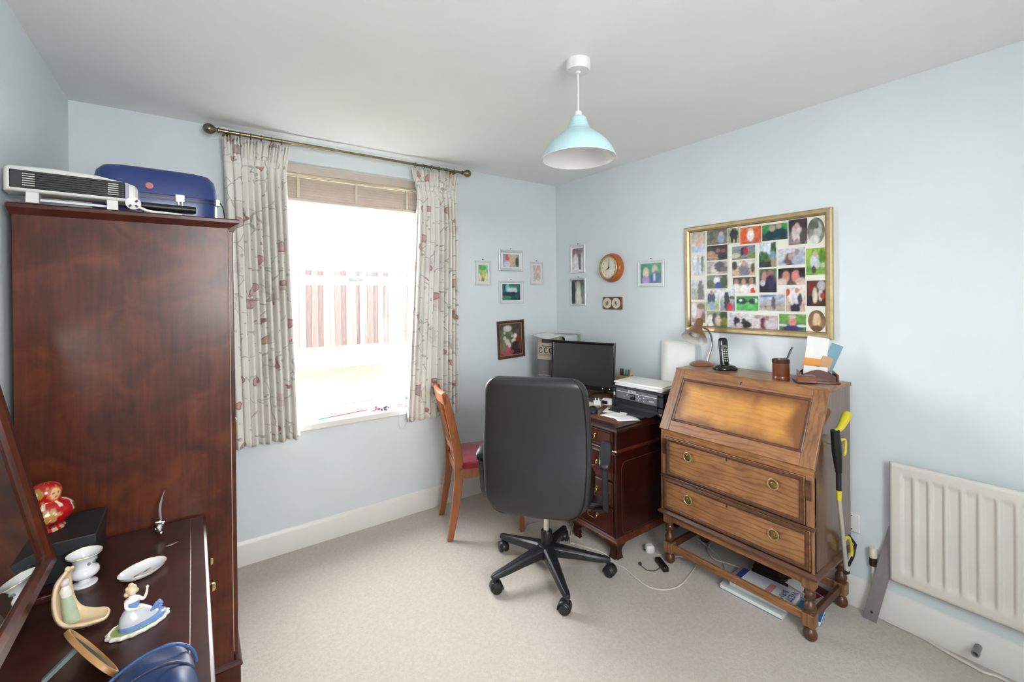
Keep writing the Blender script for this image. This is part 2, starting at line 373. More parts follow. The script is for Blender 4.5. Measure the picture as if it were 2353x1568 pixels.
def curtain(label, xt, xm, xb, zt, zb, folds, seed, loc):
    rnd = random.Random(seed); t = thing('curtain', label, 'curtain', loc, group='pair of floral curtains')
    ph = [rnd.uniform(0, 6) for _ in range(6)]
    def pos(u, v):
        z = zt+(zb-zt)*v
        hd = max(0, 1-v/.075)                         # gathered heading
        lo, hi = [(xt[i]+(xm[i]-xt[i])*min(1, v/.1)) if v < .1 else (xm[i]+(xb[i]-xm[i])*(v-.1)/.9) for i in (0, 1)]
        s_ = u+.018*math.sin(5*u+ph[0])*(1-v)+.012*math.sin(9*u+ph[1]+v)
        a = 2*PI*folds*s_+.9*math.sin(2*PI*u*1.3+ph[2])+.5*v*math.sin(ph[3]+4*u)
        amp = .010+.021*min(1, max(0, (v-.06)/.2))
        y = YC+amp*(math.sin(a)+.28*math.sin(2.1*a+ph[4]))
        y += hd*.016*math.sin(2*PI*folds*2.3*u+ph[5])-(.008*math.exp(-((v-.08)/.018)**2))*0
        pinch = math.exp(-((v-.075)/.016)**2); y = YC+(y-YC)*(1-.6*pinch)+.010*pinch
        x = lo+(hi-lo)*u+.007*math.cos(a)*min(1, v/.1)
        z += .006*math.sin(a*.5+ph[1])*v + hd*.006*math.sin(2*PI*folds*2.7*u)
        return (x-loc[0], y-loc[1], z-loc[2])
    G().grid(200, 56, pos, lambda u, v: (u*.62+seed, (zt-zb)*(1-v))).build('drape', fab, t, solid=.0025, smooth=180)
    g = G().grid(200, 3, lambda u, v: tuple(Vector(pos(u, .06+.022*v))+Vector((0, -.0035, 0))), lambda u, v: (u*.62+seed, v*.03))
    g.build('heading_tape', fab, t, solid=.002, smooth=180)
    return t
curtain('floral curtain drawn back on the wardrobe side of the window', (.135, .455), (.142, .432), (.168, .485), 2.326, .675, 9, 3, (.3, YC, .675))
curtain('floral curtain drawn back on the photo frame side of the window', (1.185, 1.535), (1.225, 1.515), (1.135, 1.505), 2.322, .655, 9.5, 11, (1.34, YC, .655))
pole_z = 2.352
pm = mat('antique_brass_pole', '8a7f62', .3, 1., var=.15, scale=30)
pole = thing('curtain_pole', 'antique brass curtain pole with ball finials above the window', 'curtain pole', (.85, YC, pole_z-.02))
G().tube([(.125, YC, pole_z), (.7, YC, pole_z)], .0105, 14).tube([(.7, YC, pole_z), (1.565, YC, pole_z)], .0085, 14).build('rod', pm, pole, world=True)
for x, sg in ((.125, -1), (1.565, 1)):
    G().lathe([(.009, 0), (.014, .002), (.014, .008), (.009, .012), (.010, .018), (.021, .028), (.027, .042), (.026, .055), (.018, .068), (.005, .074)], 20, T(x, YC, pole_z) @ rot('Y', 90*sg)).build('finial', pm, pole, world=True)
for x in (.16, 1.53):
    G().tube([(x, YC, pole_z), (x, YB, pole_z)], .006, 10).lathe([(.022, 0), (.022, .006), (.012, .01)], 18, T(x, YB, pole_z) @ rot('X', 90)).build('bracket', pm, pole, world=True)
for i in range(6):
    for x in (.165+i*.05, 1.215+i*.058):
        G().tube([(x, YC+.016*math.cos(a), pole_z-.004+.016*math.sin(a)) for a in [2*PI*k/16 for k in range(17)]], .002, 6).build('curtain_ring', pm, pole, world=True)
bl = thing('window_blind', 'cream wooden slat blind pulled up to the top of the window', 'blind', (.88, YB+.05, 2.1))
slat_m = mat('cream_slat', (.62, .52, .45), .45, var=.05, scale=12); tape_m = mat('cream_ladder_tape', (.66, .58, .44), .8)
bx0, bx1 = WIN[0]+.01, WIN[1]-.01
box('pelmet', slat_m, (bx0, bx1, YB+.035, YB+.048, 2.215, 2.27), bl, .003, world=True)
G().tube([(bx0, YB+.032, 2.207), (bx1, YB+.032, 2.207)], .011, 14).build('rail', mat('polished_cream_rail', (.72, .60, .42), .15, .6), bl, world=True)
for i in range(7):
    z = 2.186-i*.0172
    M_ = T((bx0+bx1)/2, YB+.058, z) @ rot('X', 68)
    G().box(-(bx1-bx0)/2, (bx1-bx0)/2, -.0125, .0125, -.0015, .0015, M_).build('slat', slat_m, bl, .001, world=True)
box('bottom_rail', slat_m, (bx0, bx1, YB+.036, YB+.08, 2.052, 2.070), bl, .003, world=True)
for x in (.52, .86, 1.2):
    G().box(x-.008, x+.008, YB+.030, YB+.033, 2.07, 2.205).build('ladder_tape', tape_m, bl, world=True)
cord = spline([(1.10, YB+.03, 2.1), (1.10, YB-.04, 1.4), (1.10, YB-.04, .72), (1.105, YB-.030, .62), (1.13, YB-.012, .585), (1.155, YB-.02, .62), (1.16, YB-.04, .73), (1.165, YB-.04, 1.4), (1.16, YB+.03, 2.1)], 6)
G().tube(cord, .0012, 6).build('pull_cord', mat('cord_white', 'd8d8d4', .7), bl, world=True)
# ------------------------------------------------------------------ things on the sill
sz = WIN[2]+.005
st = thing('measuring_stick', 'thin pink and green stick lying on the window sill', 'stick', (.78, YB+.06, sz))
pa, pb = Vector((.62, YB+.035, sz+.004)), Vector((.93, YB+.085, sz+.004))
G().tube([pa.lerp(pb, .22), pb], .0042, 8).build('shaft', mat('pink_wood', 'a8604e', .6), st, world=True)
G().tube([pa, pa.lerp(pb, .22)], .0045, 8).build('painted_end', mat('sea_green', '4fae92', .5), st, world=True)
G().ball(pa+Vector((-.008, 0, .008)), .012, 12, 8).build('knob', mat('pearl', 'dadde0', .3), st, world=True)
nk = thing('bead_necklace', 'red navy and white bead necklace heaped on the window sill', 'necklace', (1.05, YB+.03, sz))
rb = random.Random(5); bcol = [mat('bead_'+c, c, .25) for c in ('c24a48', '26284a', 'e8e6ee', '8a4a60', 'd8d0da')]
for i in range(34):
    a = i/34; x = .955+.20*a+rb.uniform(-.008, .008); y = YB+.03+.028*math.sin(a*14)+rb.uniform(-.006, .006)
    G().ball((x, y, sz+.0075+(.010 if i % 5 == 0 else 0)), .0085, 10, 6).build('bead', bcol[0 if a < .25 and rb.random() < .6 else 1 if a < .6 and rb.random() < .6 else rb.choice((2, 2, 4, 3))], nk, world=True)
dc = thing('digital_clock', 'small pale blue digital clock standing on the window sill', 'clock', (1.20, YB+.02, sz), -12)
box('case', mat('pale_blue_plastic', 'a9bcc4', .35), (-.045, .045, -.012, .012, 0, .075), dc, .004)
box('screen', mat('lcd_screen', 'c3d2bd', .2), (-.037, .037, -.0135, -.012, .012, .045), dc, .001)
for i in range(3): box('button', mat('grey_button', '70808a', .4), (-.03+i*.022, -.016+i*.022, -.0145, -.012, .055, .062), dc, .001)
# ------------------------------------------------------------------ pictures on the walls (front = local -y)
def on_far(x, z): return (x, YB, z), 0
def on_right(y, z): return (XR, y, z), -90
def profile_frame(w, h, fwid, dep, lip=.3):
    """mitred frame moulding, local x/z plane, back at y=0, front at -dep"""
    g = G(); sec = [(0, 0), (0, -dep*.75), (fwid*.25, -dep), (fwid*.7, -dep*.92), (fwid, -dep*.55), (fwid, 0)]
    corners = [(-w/2, 0, 1, 1), (w/2, 0, -1, 1), (w/2, h, -1, -1), (-w/2, h, 1, -1)]
    rings = [[(cx+sx*a, b, cz+sz*a) for a, b in sec] for cx, cz, sx, sz in corners]
    rings.append(rings[0]); return g.loft(rings, cap=False)
silver = mat('silver_frame', 'd6d7d9', .35, .35, var=.08, scale=30)
white_fr = mat('white_frame', 'd7d9da', .35, .1)
mount_m = mat('white_mount', 'e2e3e2', .7)
nail_m = mat('dark_nail', '26262a', .4, .6)
def picture(name, label, place, w, h, spec, fwid=.012, dep=.014, mx=.03, mz=.03, fm=None, tilt=0, nail=True, group='small framed photos on the walls', cat='picture frame', nu=20, mm=None):
    loc, rz = place; t = thing(name, label, cat, loc, rz, group); t.rotation_euler[1] = R(tilt)
    profile_frame(w, h, fwid, dep).build('frame', fm or silver, t, smooth=25)
    G().box(-w/2+fwid*.9, w/2-fwid*.9, -.006, -.001, fwid*.9, h-fwid*.9).build('mount', mm or mount_m, t)
    print_part('photo', t, -w/2+mx, w/2-mx, mz, h-mz, -.0068, spec, nu=nu, nv=nu)
    if nail: G().tube([(0, 0, h+.011), (0, -.007, h+.011)], .0035, 8).build('nail', nail_m, t)
    return t
SM = 'small framed photos on the walls'
picture('framed_photo', 'narrow silver frame with a green and yellow portrait, nearest the window', on_far(1.785, 1.553), .138, .185, ('7fc3b0', 'd8d6b8', [(.5, .55, .28, .32, 'b5c04e'), (.55, .25, .18, .3, 'd9cf8a'), (.5, .8, .4, .15, '6aa84a'), (.45, .1, .15, .14, '9c7a6a')]), mx=.028, mz=.03)
picture('framed_photo', 'wide silver frame with a group photo and red balloon, topmost beside the window', on_far(2.045, 1.667), .232, .165, ('8a9a9c', 'a9adb5', [(.3, .75, .17, .25, 'e05060'), (.6, .45, .25, .4, 'd8b5a0'), (.6, .85, .3, .2, 'c9c3a0'), (.25, .2, .2, .25, 'd5dae6'), (.9, .4, .12, .4, '4f6a4e')]), fwid=.02, mx=.04, mz=.033)
picture('framed_photo', 'narrow silver frame with a faded pale portrait beside the corner', on_far(2.303, 1.56), .135, .187, ('c9c2bd', 'd9d2ca', [(.5, .6, .28, .25, 'd9b7ac'), (.5, .3, .4, .3, 'cdc0b8')]), mx=.028, mz=.028)
picture('framed_photo', 'white frame with a dark teal garden photo below the balloon picture', on_far(2.046, 1.411), .238, .180, ('2c6a68', '2a5157', [(.3, .75, .12, .25, '9fd0dc'), (.55, .65, .25, .2, 'c9dfe4'), (.75, .5, .08, .2, 'cfd9d6'), (.2, .15, .3, .15, '4e8a6a'), (.5, .4, .5, .12, '1d3f48'), (.6, .85, .3, .08, '3f8f70')]), fm=white_fr, fwid=.016, mx=.033, mz=.026)
maho_fr = wood('dark_wood_frame', '3a2016', '6b4330', (30, 30, 30), .4, .3)
picture('painting', 'brown framed dark painting of flowers and figures above the desk', on_far(2.043, .982), .255, .296, ('4a4640', '54403a', [(.25, .6, .25, .35, '5c7a55'), (.35, .85, .2, .1, 'cfcabf'), (.35, .2, .4, .25, 'b5606a'), (.3, .42, .12, .1, 'd9cfc4'), (.7, .6, .1, .09, 'e2d9cf'), (.62, .45, .12, .08, 'ddd0c4'), (.85, .45, .13, .2, '8a3a2e'), (.7, .2, .25, .25, '3a3438'), (.2, .55, .08, .06, 'd6cfae'), (.15, .3, .12, .15, '7a8a5e'), (.5, .7, .1, .05, '8a8a6a'), (.42, .32, .07, .08, 'e0d4cc'), (.8, .75, .12, .06, '6a5a54'), (.9, .25, .07, .12, '7c4436'), (.55, .6, .05, .05, 'c9c0b0'), (.2, .72, .06, .04, 'b9b89a'), (.5, .1, .12, .06, '8f5058')]), fm=maho_fr, fwid=.019, dep=.02, mx=.026, mz=.026, tilt=-2.0, nail=False, group=None, cat='painting', nu=40, mm=mat('tan_slip', 'a8805c', .5))
picture('framed_photo', 'tall silver frame with a wedding couple, upper one beside the corner', on_right(2.605, 1.650), .165, .222, ('8d7f80', 'd9dadb', [(.35, .72, .2, .18, 'a9837c'), (.72, .4, .14, .6, '6e6a74'), (.3, .35, .25, .4, 'e3e3e6'), (.9, .3, .1, .5, 'd5d8dc'), (.75, .85, .14, .14, '98807a')]), fm=white_fr, mx=.024, mz=.026)
picture('framed_photo', 'tall silver frame with a black and white bride, lower one beside the corner', on_right(2.604, 1.390), .172, .216, ('56585c', '8c8d88', [(.5, .75, .22, .2, 'b9aca2'), (.15, .4, .17, .55, '33373b'), (.55, .3, .25, .45, 'dcdbd6'), (.85, .5, .14, .3, '7c8072')]), fm=silver, fwid=.009, mx=.012, mz=.012)
picture('framed_photo', 'wide silver frame with a smiling couple against green, between clock and collage', on_right(1.905, 1.525), .207, .178, ('3f9a78', '3c7a68', [(.27, .5, .15, .3, 'd9cbb9'), (.27, .15, .2, .25, 'a79ac8'), (.7, .65, .14, .25, 'cfc0b0'), (.7, .2, .28, .35, '3f5f92'), (.68, .3, .07, .2, 'b8cbe0')]), fwid=.011, mx=.02, mz=.022)
# ---- big collage board
cb = thing('photo_collage', 'large gold framed collage of family photographs above the bureau', 'photo collage', (XR, 1.2455, 1.243), -90)
CW, CH = .792, .640
gold = mat('gold_frame', 'b8a47c', .38, .5, var=.12, scale=25)
profile_frame(CW, CH, .030, .024).build('frame', gold, cb, smooth=20)
ins = profile_frame(CW-.056, CH-.056, .006, .012); G().add(ins.v, ins.f, T(0, 0, .028)).build('inner_slip', mat('dull_gold', '8f7346', .5, .4), cb, smooth=20)
G().box(-CW/2+.026, CW/2-.026, -.007, -.001, .026, CH-.026).build('backing_card', mat('cream_card', 'e4e2d8', .7), cb)
PH = [((140,345,295,590),('a9a594','c3cad2',[(.55,.65,.4,.3,'cfc2b4'),(.55,.45,.3,.25,'d9b3a6'),(.5,.1,.5,.2,'b5c4dc')])),
((315,320,545,500),('6a6a5c','7a7468',[(.7,.4,.17,.35,'8aa2c0'),(.7,.7,.1,.12,'c9a898'),(.2,.5,.12,.4,'5a5648')])),
((555,315,680,485),('9aa088','a3a17c',[(.5,.6,.35,.35,'2f3134'),(.35,.25,.12,.25,'2a2c30'),(.7,.3,.1,.3,'303236')])),
((690,300,925,490),('c96f52','c9705a',[(.15,.4,.22,.4,'e0602c'),(.85,.5,.2,.4,'d9673a'),(.5,.5,.17,.35,'f2ece6'),(.5,.85,.1,.1,'d9b8a0')])),
((938,270,1222,450),('3f8c50','24504a',[(.38,.3,.25,.35,'163a44'),(.72,.35,.25,.4,'174048'),(.4,.75,.12,.2,'c3a596'),(.67,.85,.11,.18,'b9a090')])),
((1235,215,1445,500),('3c3236','877e78',[(.45,.45,.28,.35,'d5cbcb'),(.45,.15,.12,.1,'b08a80'),(.8,.3,.2,.3,'5a504c'),(.45,.75,.14,.12,'c09a90')])),
((1445,195,1675,495),('6f7268','8c8d86',[(.6,.55,.25,.3,'b9b9b0'),(.4,.15,.3,.2,'d5d6d0'),(.35,.75,.3,.2,'5c5f58')]),'o'),
((318,510,545,675),('2c2428','5a4640',[(.2,.35,.22,.3,'b08a72'),(.45,.2,.2,.2,'a37c66'),(.55,.65,.1,.15,'8c6454'),(.8,.6,.12,.14,'7c5648'),(.75,.25,.25,.25,'1d1c26')])),
((600,515,858,665),('8d919a','7c8a5c',[(.47,.55,.1,.35,'2e3450'),(.6,.58,.1,.35,'b0343c'),(.53,.2,.1,.15,'6a80a8'),(.15,.3,.2,.2,'c9c3b4')])),
((900,480,1095,755),('d5dfe8','4f6a44',[(.25,.45,.3,.22,'44683c'),(.85,.75,.18,.3,'3f5c3a'),(.8,.45,.2,.2,'7f9aa6'),(.4,.1,.5,.15,'3a3c3e'),(.85,.15,.15,.2,'a89c84')])),
((1115,540,1420,730),('c3c5ca','b9bcc2',[(.45,.3,.22,.45,'6a5c58'),(.72,.4,.22,.5,'a9b3cc'),(.48,.5,.1,.2,'c09a8e'),(.7,.75,.1,.2,'9c8884')])),
((1432,540,1665,840),('8fb54e','7aa84a',[(.48,.5,.28,.28,'c9ccd2'),(.48,.78,.13,.1,'c9b5a8'),(.42,.2,.12,.15,'4f4a48'),(.85,.7,.18,.3,'5f8a34'),(.9,.35,.15,.1,'a9c9a0')])),
((145,620,290,850),('d5d9dc','c5cac6',[(.5,.45,.14,.4,'a9bcd2'),(.8,.5,.13,.4,'7f827c'),(.5,.8,.08,.1,'b59c90'),(.8,.85,.07,.08,'6c6a66')])),
((315,690,545,830),('a9a9a2','a39d90',[(.4,.35,.2,.4,'d9cfc6'),(.62,.55,.25,.4,'57565a'),(.85,.35,.2,.2,'6f6a60')])),
((600,680,855,850),('d0cec8','c9a88c',[(.53,.35,.25,.5,'7c7f88'),(.53,.8,.1,.2,'c99a88'),(.1,.7,.12,.3,'4a443c'),(.92,.5,.1,.3,'5a5048')])),
((905,775,1098,1040),('56704e','2c2e3c',[(.3,.6,.16,.3,'c28a86'),(.65,.75,.18,.2,'a86a68'),(.65,.4,.25,.35,'2f3050'),(.3,.2,.25,.25,'24262e'),(.2,.4,.15,.12,'c9cbe0')])),
((1118,765,1420,955),('2c2c30','54484a',[(.3,.5,.14,.35,'c98c80'),(.65,.5,.15,.38,'d08478'),(.15,.15,.2,.25,'c9b9b0'),(.85,.15,.2,.25,'d6bdb0')])),
((140,900,285,1120),('c9ccd0','a3a69c',[(.72,.35,.25,.5,'6a6c64'),(.72,.8,.13,.14,'7c6860')])),
((315,845,545,995),('6f8a78','6c7458',[(.5,.6,.16,.3,'e2e4ea'),(.6,.25,.2,.25,'35489a'),(.5,.88,.07,.1,'b08a78'),(.85,.5,.2,.5,'3f5236'),(.15,.35,.15,.3,'5a4f40')])),
((610,870,862,1045),('3c4434','d6cdc6',[(.15,.7,.1,.2,'b97a68'),(.48,.7,.1,.22,'c08a78'),(.82,.75,.1,.2,'b98472'),(.15,.3,.16,.3,'e6e2de'),(.5,.25,.18,.3,'efeae8'),(.85,.3,.16,.25,'f0e6e4'),(.88,.12,.1,.2,'cc3a34')])),
((300,1015,450,1245),('d0d8de','a3b088',[(.45,.6,.28,.3,'3f4458'),(.45,.25,.2,.2,'8aa4c6'),(.45,.88,.16,.1,'a88c84')])),
((465,1000,630,1250),('cfd3d6','8c8f90',[(.45,.45,.18,.5,'33343a'),(.65,.15,.2,.2,'c92c3c'),(.45,.95,.25,.1,'d8d8d8'),(.8,.6,.18,.08,'4f5256')])),
((648,1085,893,1245),('57a05c','58b868',[(.25,.65,.3,.2,'2f4238'),(.75,.65,.2,.18,'2c4034'),(.2,.72,.08,.1,'d5e0d8'),(.9,.7,.06,.15,'d9e4dc'),(.5,.95,.6,.1,'3f8a48')])),
((905,1065,1190,1245),('b5bfd0','ada69c',[(.57,.45,.08,.4,'6a6478'),(.3,.92,.4,.08,'7c8ab0'),(.25,.25,.05,.05,'6c665c')])),
((1205,985,1420,1255),('ded6d0','c9ae98',[(.5,.5,.26,.35,'d5d8dc'),(.58,.88,.12,.12,'c09484'),(.75,.5,.13,.25,'4a4c54'),(.5,.12,.25,.2,'34344a'),(.1,.8,.13,.15,'c9543c')])),
((1440,905,1665,1195),('54443e','4f342e',[(.25,.75,.2,.2,'7c2f28'),(.45,.4,.14,.3,'d9cbb8'),(.75,.45,.12,.25,'cfc6c0'),(.8,.8,.22,.2,'b0aeb0'),(.85,.4,.14,.12,'a8452c'),(.2,.25,.12,.2,'2a2224')])),
((140,1150,295,1380),('b5a89c','a08488',[(.5,.45,.3,.25,'c9a3a0'),(.7,.8,.25,.15,'7f6a54'),(.85,.2,.15,.3,'6f5a50'),(.2,.6,.2,.4,'dcdcdc')])),
((312,1255,543,1425),('7f9470','6c7a4c',[(.2,.35,.2,.4,'e0dcd4'),(.4,.5,.12,.45,'3c3c44'),(.62,.4,.2,.35,'d0b8a8'),(.85,.75,.2,.3,'2f4428'),(.85,.3,.2,.3,'86904e')])),
((565,1270,825,1445),('cfcfd6','c3c0c2',[(.35,.4,.15,.4,'24242e'),(.4,.8,.08,.15,'c9b0a4'),(.7,.25,.25,.28,'1d1f22'),(.65,.5,.1,.12,'3a3230'),(.45,.15,.15,.2,'bcaeb0')])),
((838,1300,1110,1460),('b9aeb4','a0929c',[(.15,.45,.18,.5,'cfc6c8'),(.42,.4,.13,.5,'6f3048'),(.75,.4,.28,.45,'d2c6cc'),(.58,.8,.08,.15,'b58c84'),(.15,.85,.1,.12,'a89088')])),
((1130,1285,1430,1490),('6fa34e','5f7a5a',[(.5,.55,.14,.35,'d98f88'),(.5,.85,.14,.13,'c9c0b8'),(.5,.12,.35,.2,'3f3a6c'),(.1,.3,.2,.08,'d5d9d4'),(.85,.3,.2,.08,'cfd5d2')])),
((1455,1240,1660,1500),('7f6248','8f7050',[(.5,.5,.25,.35,'c9b088'),(.5,.72,.18,.15,'d6c09a'),(.5,.15,.3,.15,'6a5038')]),'o')]
for e in PH:
    (x0, y0, x1, y1), spec = e[0], e[1]
    q = [at(1560+x/4.9, 460+y/4.9, X=XR-.009) for x, y in ((x0, y0), (x1, y0), (x0, y1), (x1, y1))]
    ya = (q[0].y+q[2].y)/2; yb = (q[1].y+q[3].y)/2; za = (q[0].z+q[1].z)/2; zb = (q[2].z+q[3].z)/2
    m = .034; xa, xb = max(-CW/2+m, 1.2455-ya), min(CW/2-m, 1.2455-yb); za, zb = min(CH-m, za-1.243), max(m, zb-1.243)
    print_part('photo', cb, xa, xb, zb, za, -.0078-random.uniform(0, .0006), spec, oval=len(e) > 2, nu=24, nv=24)
# ---- clock and plaque
ck = thing('wall_clock', 'round orange wood wall clock with cream dial and brass bezel', 'clock', (XR, 2.243, 1.565), -90)
orange_w = wood('orange_pine', 'a04f18', 'd07a2c', (8, 8, 60), .35, .4)
MC = T(0, 0, .105) @ rot('X', 90)
G().lathe([(.105, 0), (.107, .006), (.106, .022), (.098, .040), (.090, .046), (.082, .046), (.08, .04), (.001, .04)], 48, MC).build('case', orange_w, ck, smooth=50)
G().lathe([(.082, .040), (.084, .050), (.080, .056), (.075, .056), (.074, .042)], 48, MC, cap=False).build('bezel', mat('pale_brass', 'c9b888', .25, .9), ck)
G().lathe([(.0745, .041), (.0745, .044), (.0005, .044)], 48, MC).build('dial', mat('cream_dial', 'ebe6d4', .6), ck)
ink = mat('black_ink', '232326', .6)
for h_ in range(1, 13):
    a = R(90-30*h_); text_part(str(h_), .017, ink, ck, T(.060*math.cos(a), -.0443, .105+.060*math.sin(a)) @ rot('X', 90), .0002, 'numeral')
def hand(name, ang, ln, wd):
    M_ = T(0, -.0462, .105) @ rot('Y', ang)
    G().prism([(-wd, -.012), (wd, -.012), (wd*.9, ln*.6), (0, ln), (-wd*.9, ln*.6)], -.0005, .0005, 'y', M_).build(name, ink, ck)
hand('hour_hand', 238, .038, .0028); hand('minute_hand', 3, .056, .0022)
G().lathe([(.005, .044), (.005, .0475), (.001, .048)], 12, MC).build('hub', ink, ck)
pq = thing('wall_plaque', 'brown wooden plaque with two round cream dials below the clock', 'barometer', (XR, 2.241, 1.364), -90)
box('board', wood('plaque_wood', '5a3018', '8a5230', (6, 30, 30), .4, .3), (-.087, .087, -.016, 0, 0, .092), pq, .003)
for x in (-.042, .042):
    Mq = T(x, -.016, .046) @ rot('X', 90)
    d = G().lathe([(.038, 0), (.039, .006), (.035, .009), (.033, .006), (.0005, .006)], 28, Mq).build('dial', mat('ivory_dial', 'd9d0bc', .4), pq)
    G().lathe([(.016, .006), (.015, .007), (.0005, .007)], 20, Mq).build('dial_centre', mat('dial_tan', 'b09c84', .5), d)
    G().box(-.0012, .0012, -.0085, -.0075, -.02, .024, T(x, -.016, .046) @ rot('Y', 35 if x < 0 else -20)).build('pointer', ink, d)
# ------------------------------------------------------------------ pendant lamp
pl = thing('pendant_lamp', 'pale blue metal pendant lamp hanging from the ceiling', 'pendant lamp', (1.256, 1.290, H))
shade_m = mat('pale_blue_enamel', (.50, .74, .78), .28, var=.02, coat=.3); inner_m = mat('white_enamel', (.80, .79, .80), .25, var=.01)
G().lathe([(.050, 0), (.050, -.030), (.046, -.040), (.012, -.042), (.008, -.048)], 32).build('ceiling_rose', white_plastic, pl)
G().tube([(0, 0, -.045), (0, 0, -.207)], .0032, 8).build('cord', white_plastic, pl)
G().lathe([(.004, -.195), (.013, -.200), (.017, -.225), (.018, -.262), (.018, -.288)], 20).build('lamp_holder', white_plastic, pl)
so = [(.012, -.221), (.028, -.222), (.033, -.227), (.037, -.244), (.0385, -.250), (.0400, -.251), (.0395, -.254), (.042, -.258), (.0435, -.259), (.044, -.263), (.050, -.272), (.058, -.280), (.062, -.281), (.064, -.284), (.080, -.296), (.099, -.311), (.116, -.329), (.130, -.350), (.140, -.370), (.146, -.387)]
G().lathe(so, 56, cap=False).build('shade', shade_m, pl, smooth=60)
si = [(max(r_-.003, .008), z-.001) for r_, z in so]; si = [(r_, min(z, -.23) if i < 3 else z) for i, (r_, z) in enumerate(si)]
G().lathe(si+[(.1465, -.3885), (.1475, -.387), (.146, -.3865)], 56, cap=False).build('shade_lining', inner_m, pl, smooth=60)
G().lathe([(.012, -.285), (.013, -.292), (.022, -.306), (.023, -.318), (.016, -.330), (.003, -.335)], 20).build('bulb', mat('frosted_bulb', (.85, .85, .83), .25), pl)
# ------------------------------------------------------------------ radiator
rd = thing('radiator', 'white ribbed panel radiator on the wall beside the bureau', 'radiator', (XR-.05, 0.12, .207), -90)
rad_m = mat('radiator_enamel', (.74, .71, .655), .35, var=.02)
RW, RH = 1.03, .522; x_l = -.512        # left end at y = .632
g = G(); pitch = .0485; npan = 20
def rib(u, v):
    x = u*RW; z = v*RH; m0 = .035
    k = (x-m0) % pitch/pitch; inside = m0 < x < RW-m0
    d = 0
    if inside:
        d = min(1, max(0, (.5-abs(k-.5)-.10)/.12)); zz = min(z-.045, RH-.045-z); d *= min(1, max(0, zz/.022))
    e = min(x, RW-x, z, RH-z); rr = 0 if e > .008 else (.008-e)
    return (x_l+x, .010*d+rr*.8, z)
g.grid(20*14, 60, rib).build('front_panel', rad_m, rd, solid=.0015, smooth=60)
box('back_panel', rad_m, (x_l+.125, x_l+RW-.01, .012, .030, .008, RH-.008), rd, .006)
for x in (x_l+.2, x_l+RW-.2): box('wall_bracket', rad_m, (x-.02, x+.02, .030, .049, .05, RH-.05), rd, .002)
vp = at(2003, 1290, X=XR-.035)
vm = (0.12-vp.y, .032)
G().tube([(vm[0], .032, -.2), (vm[0], .032, .03)], .0075, 10).tube([(vm[0], .034, .03), (x_l+.13, .038, .03), (x_l+.14, .025, .03)], .0070, 10).build('feed_pipe', mat('painted_pipe', 'd5d2c8', .4), rd)
G().lathe([(.013, .02), (.015, .026), (.015, .052), (.010, .056)], 14, T(vm[0], .032, 0)).build('valve_body', mat('valve_brass', '5a5040', .3, .9), rd)
G().lathe([(.013, .056), (.016, .062), (.016, .092), (.013, .100), (.004, .102)], 18, T(vm[0], .032, 0)).build('valve_cap', mat('valve_cap_cream', 'e6e2d2', .4), rd)
# metal strip behind the radiator edge
ms = thing('metal_strip', 'long grey metal straightedge leaning against the wall beside the radiator', 'straightedge', (2.44, .69, 0))
alu = mat('brushed_aluminium', '9d979a', .38, .55, var=.05, scale=60)
b0, b1 = Vector((2.452, .700, 0)), Vector((2.5165, .622, .42)); dv = (b1-b0); side = Vector((0, 1, 0)).cross(dv).cross(dv).normalized()
wv = Vector((.02, -1, 0)).normalized(); wv = (wv-dv.normalized()*wv.dot(dv.normalized())).normalized(); nv_ = dv.normalized().cross(wv)
hw = .025
q = [b0-wv*hw, b0+wv*hw+dv*0, b0+wv*hw+dv, b0-wv*hw+dv]; q[1] = q[1]-dv*(q[1].z/dv.z); q[0] = q[0]-dv*(q[0].z/dv.z)
G().loft([[tuple(p-nv_*.002) for p in q], [tuple(p+nv_*.002) for p in q]]).build('blade', alu, ms, .0006, world=True)
hp = b0+dv*.09; G().tube([tuple(hp-nv_*.0026), tuple(hp+nv_*.0026)], .005, 12).build('hole_plug', mat('dark_hole', '2a2628', .6), ms, world=True)
sk = tag(G().lathe([(.011, 0), (.011, .048), (.0125, .050), (.0125, .062), (.008, .062), (.008, .04)], 18, T(XR-.018, at(2247, 1497, X=XR-.03).y, at(2247, 1490, X=XR-.03).z) @ rot('Y', -90)).build('door_stop', mat('grey_rubber', '8a8a86', .5)), 'grey rubber door stop screwed to the skirting board', 'door stop')
so_ = thing('wall_socket', 'small white blanking plate low on the wall behind the bureau', 'socket plate', (XR, .783, .345), -90)
box('plate', white_plastic, (-.030, .030, -.009, 0, 0, .086), so_, .003)
for z in (.012, .074): G().tube([(0, -.0098, z), (0, -.008, z)], .003, 10).build('screw', chrome, so_)
cw = [at(x, y, Z=.006) for x, y in ((2037, 1424), (2075, 1440), (2120, 1466), (2165, 1493), (2215, 1521), (2262, 1546), (2310, 1564))]
for p in cw: p.x = min(p.x, XR-.024)
tag(G().tube(spline(cw+[Vector((2.40, .12, .006)), Vector((2.36, -.1, .006))], 6), .006, 8).build('white_cable', mat('white_cable_pvc', 'd9d4cc', .5)), 'thick white cable running along the skirting under the radiator', 'cable')
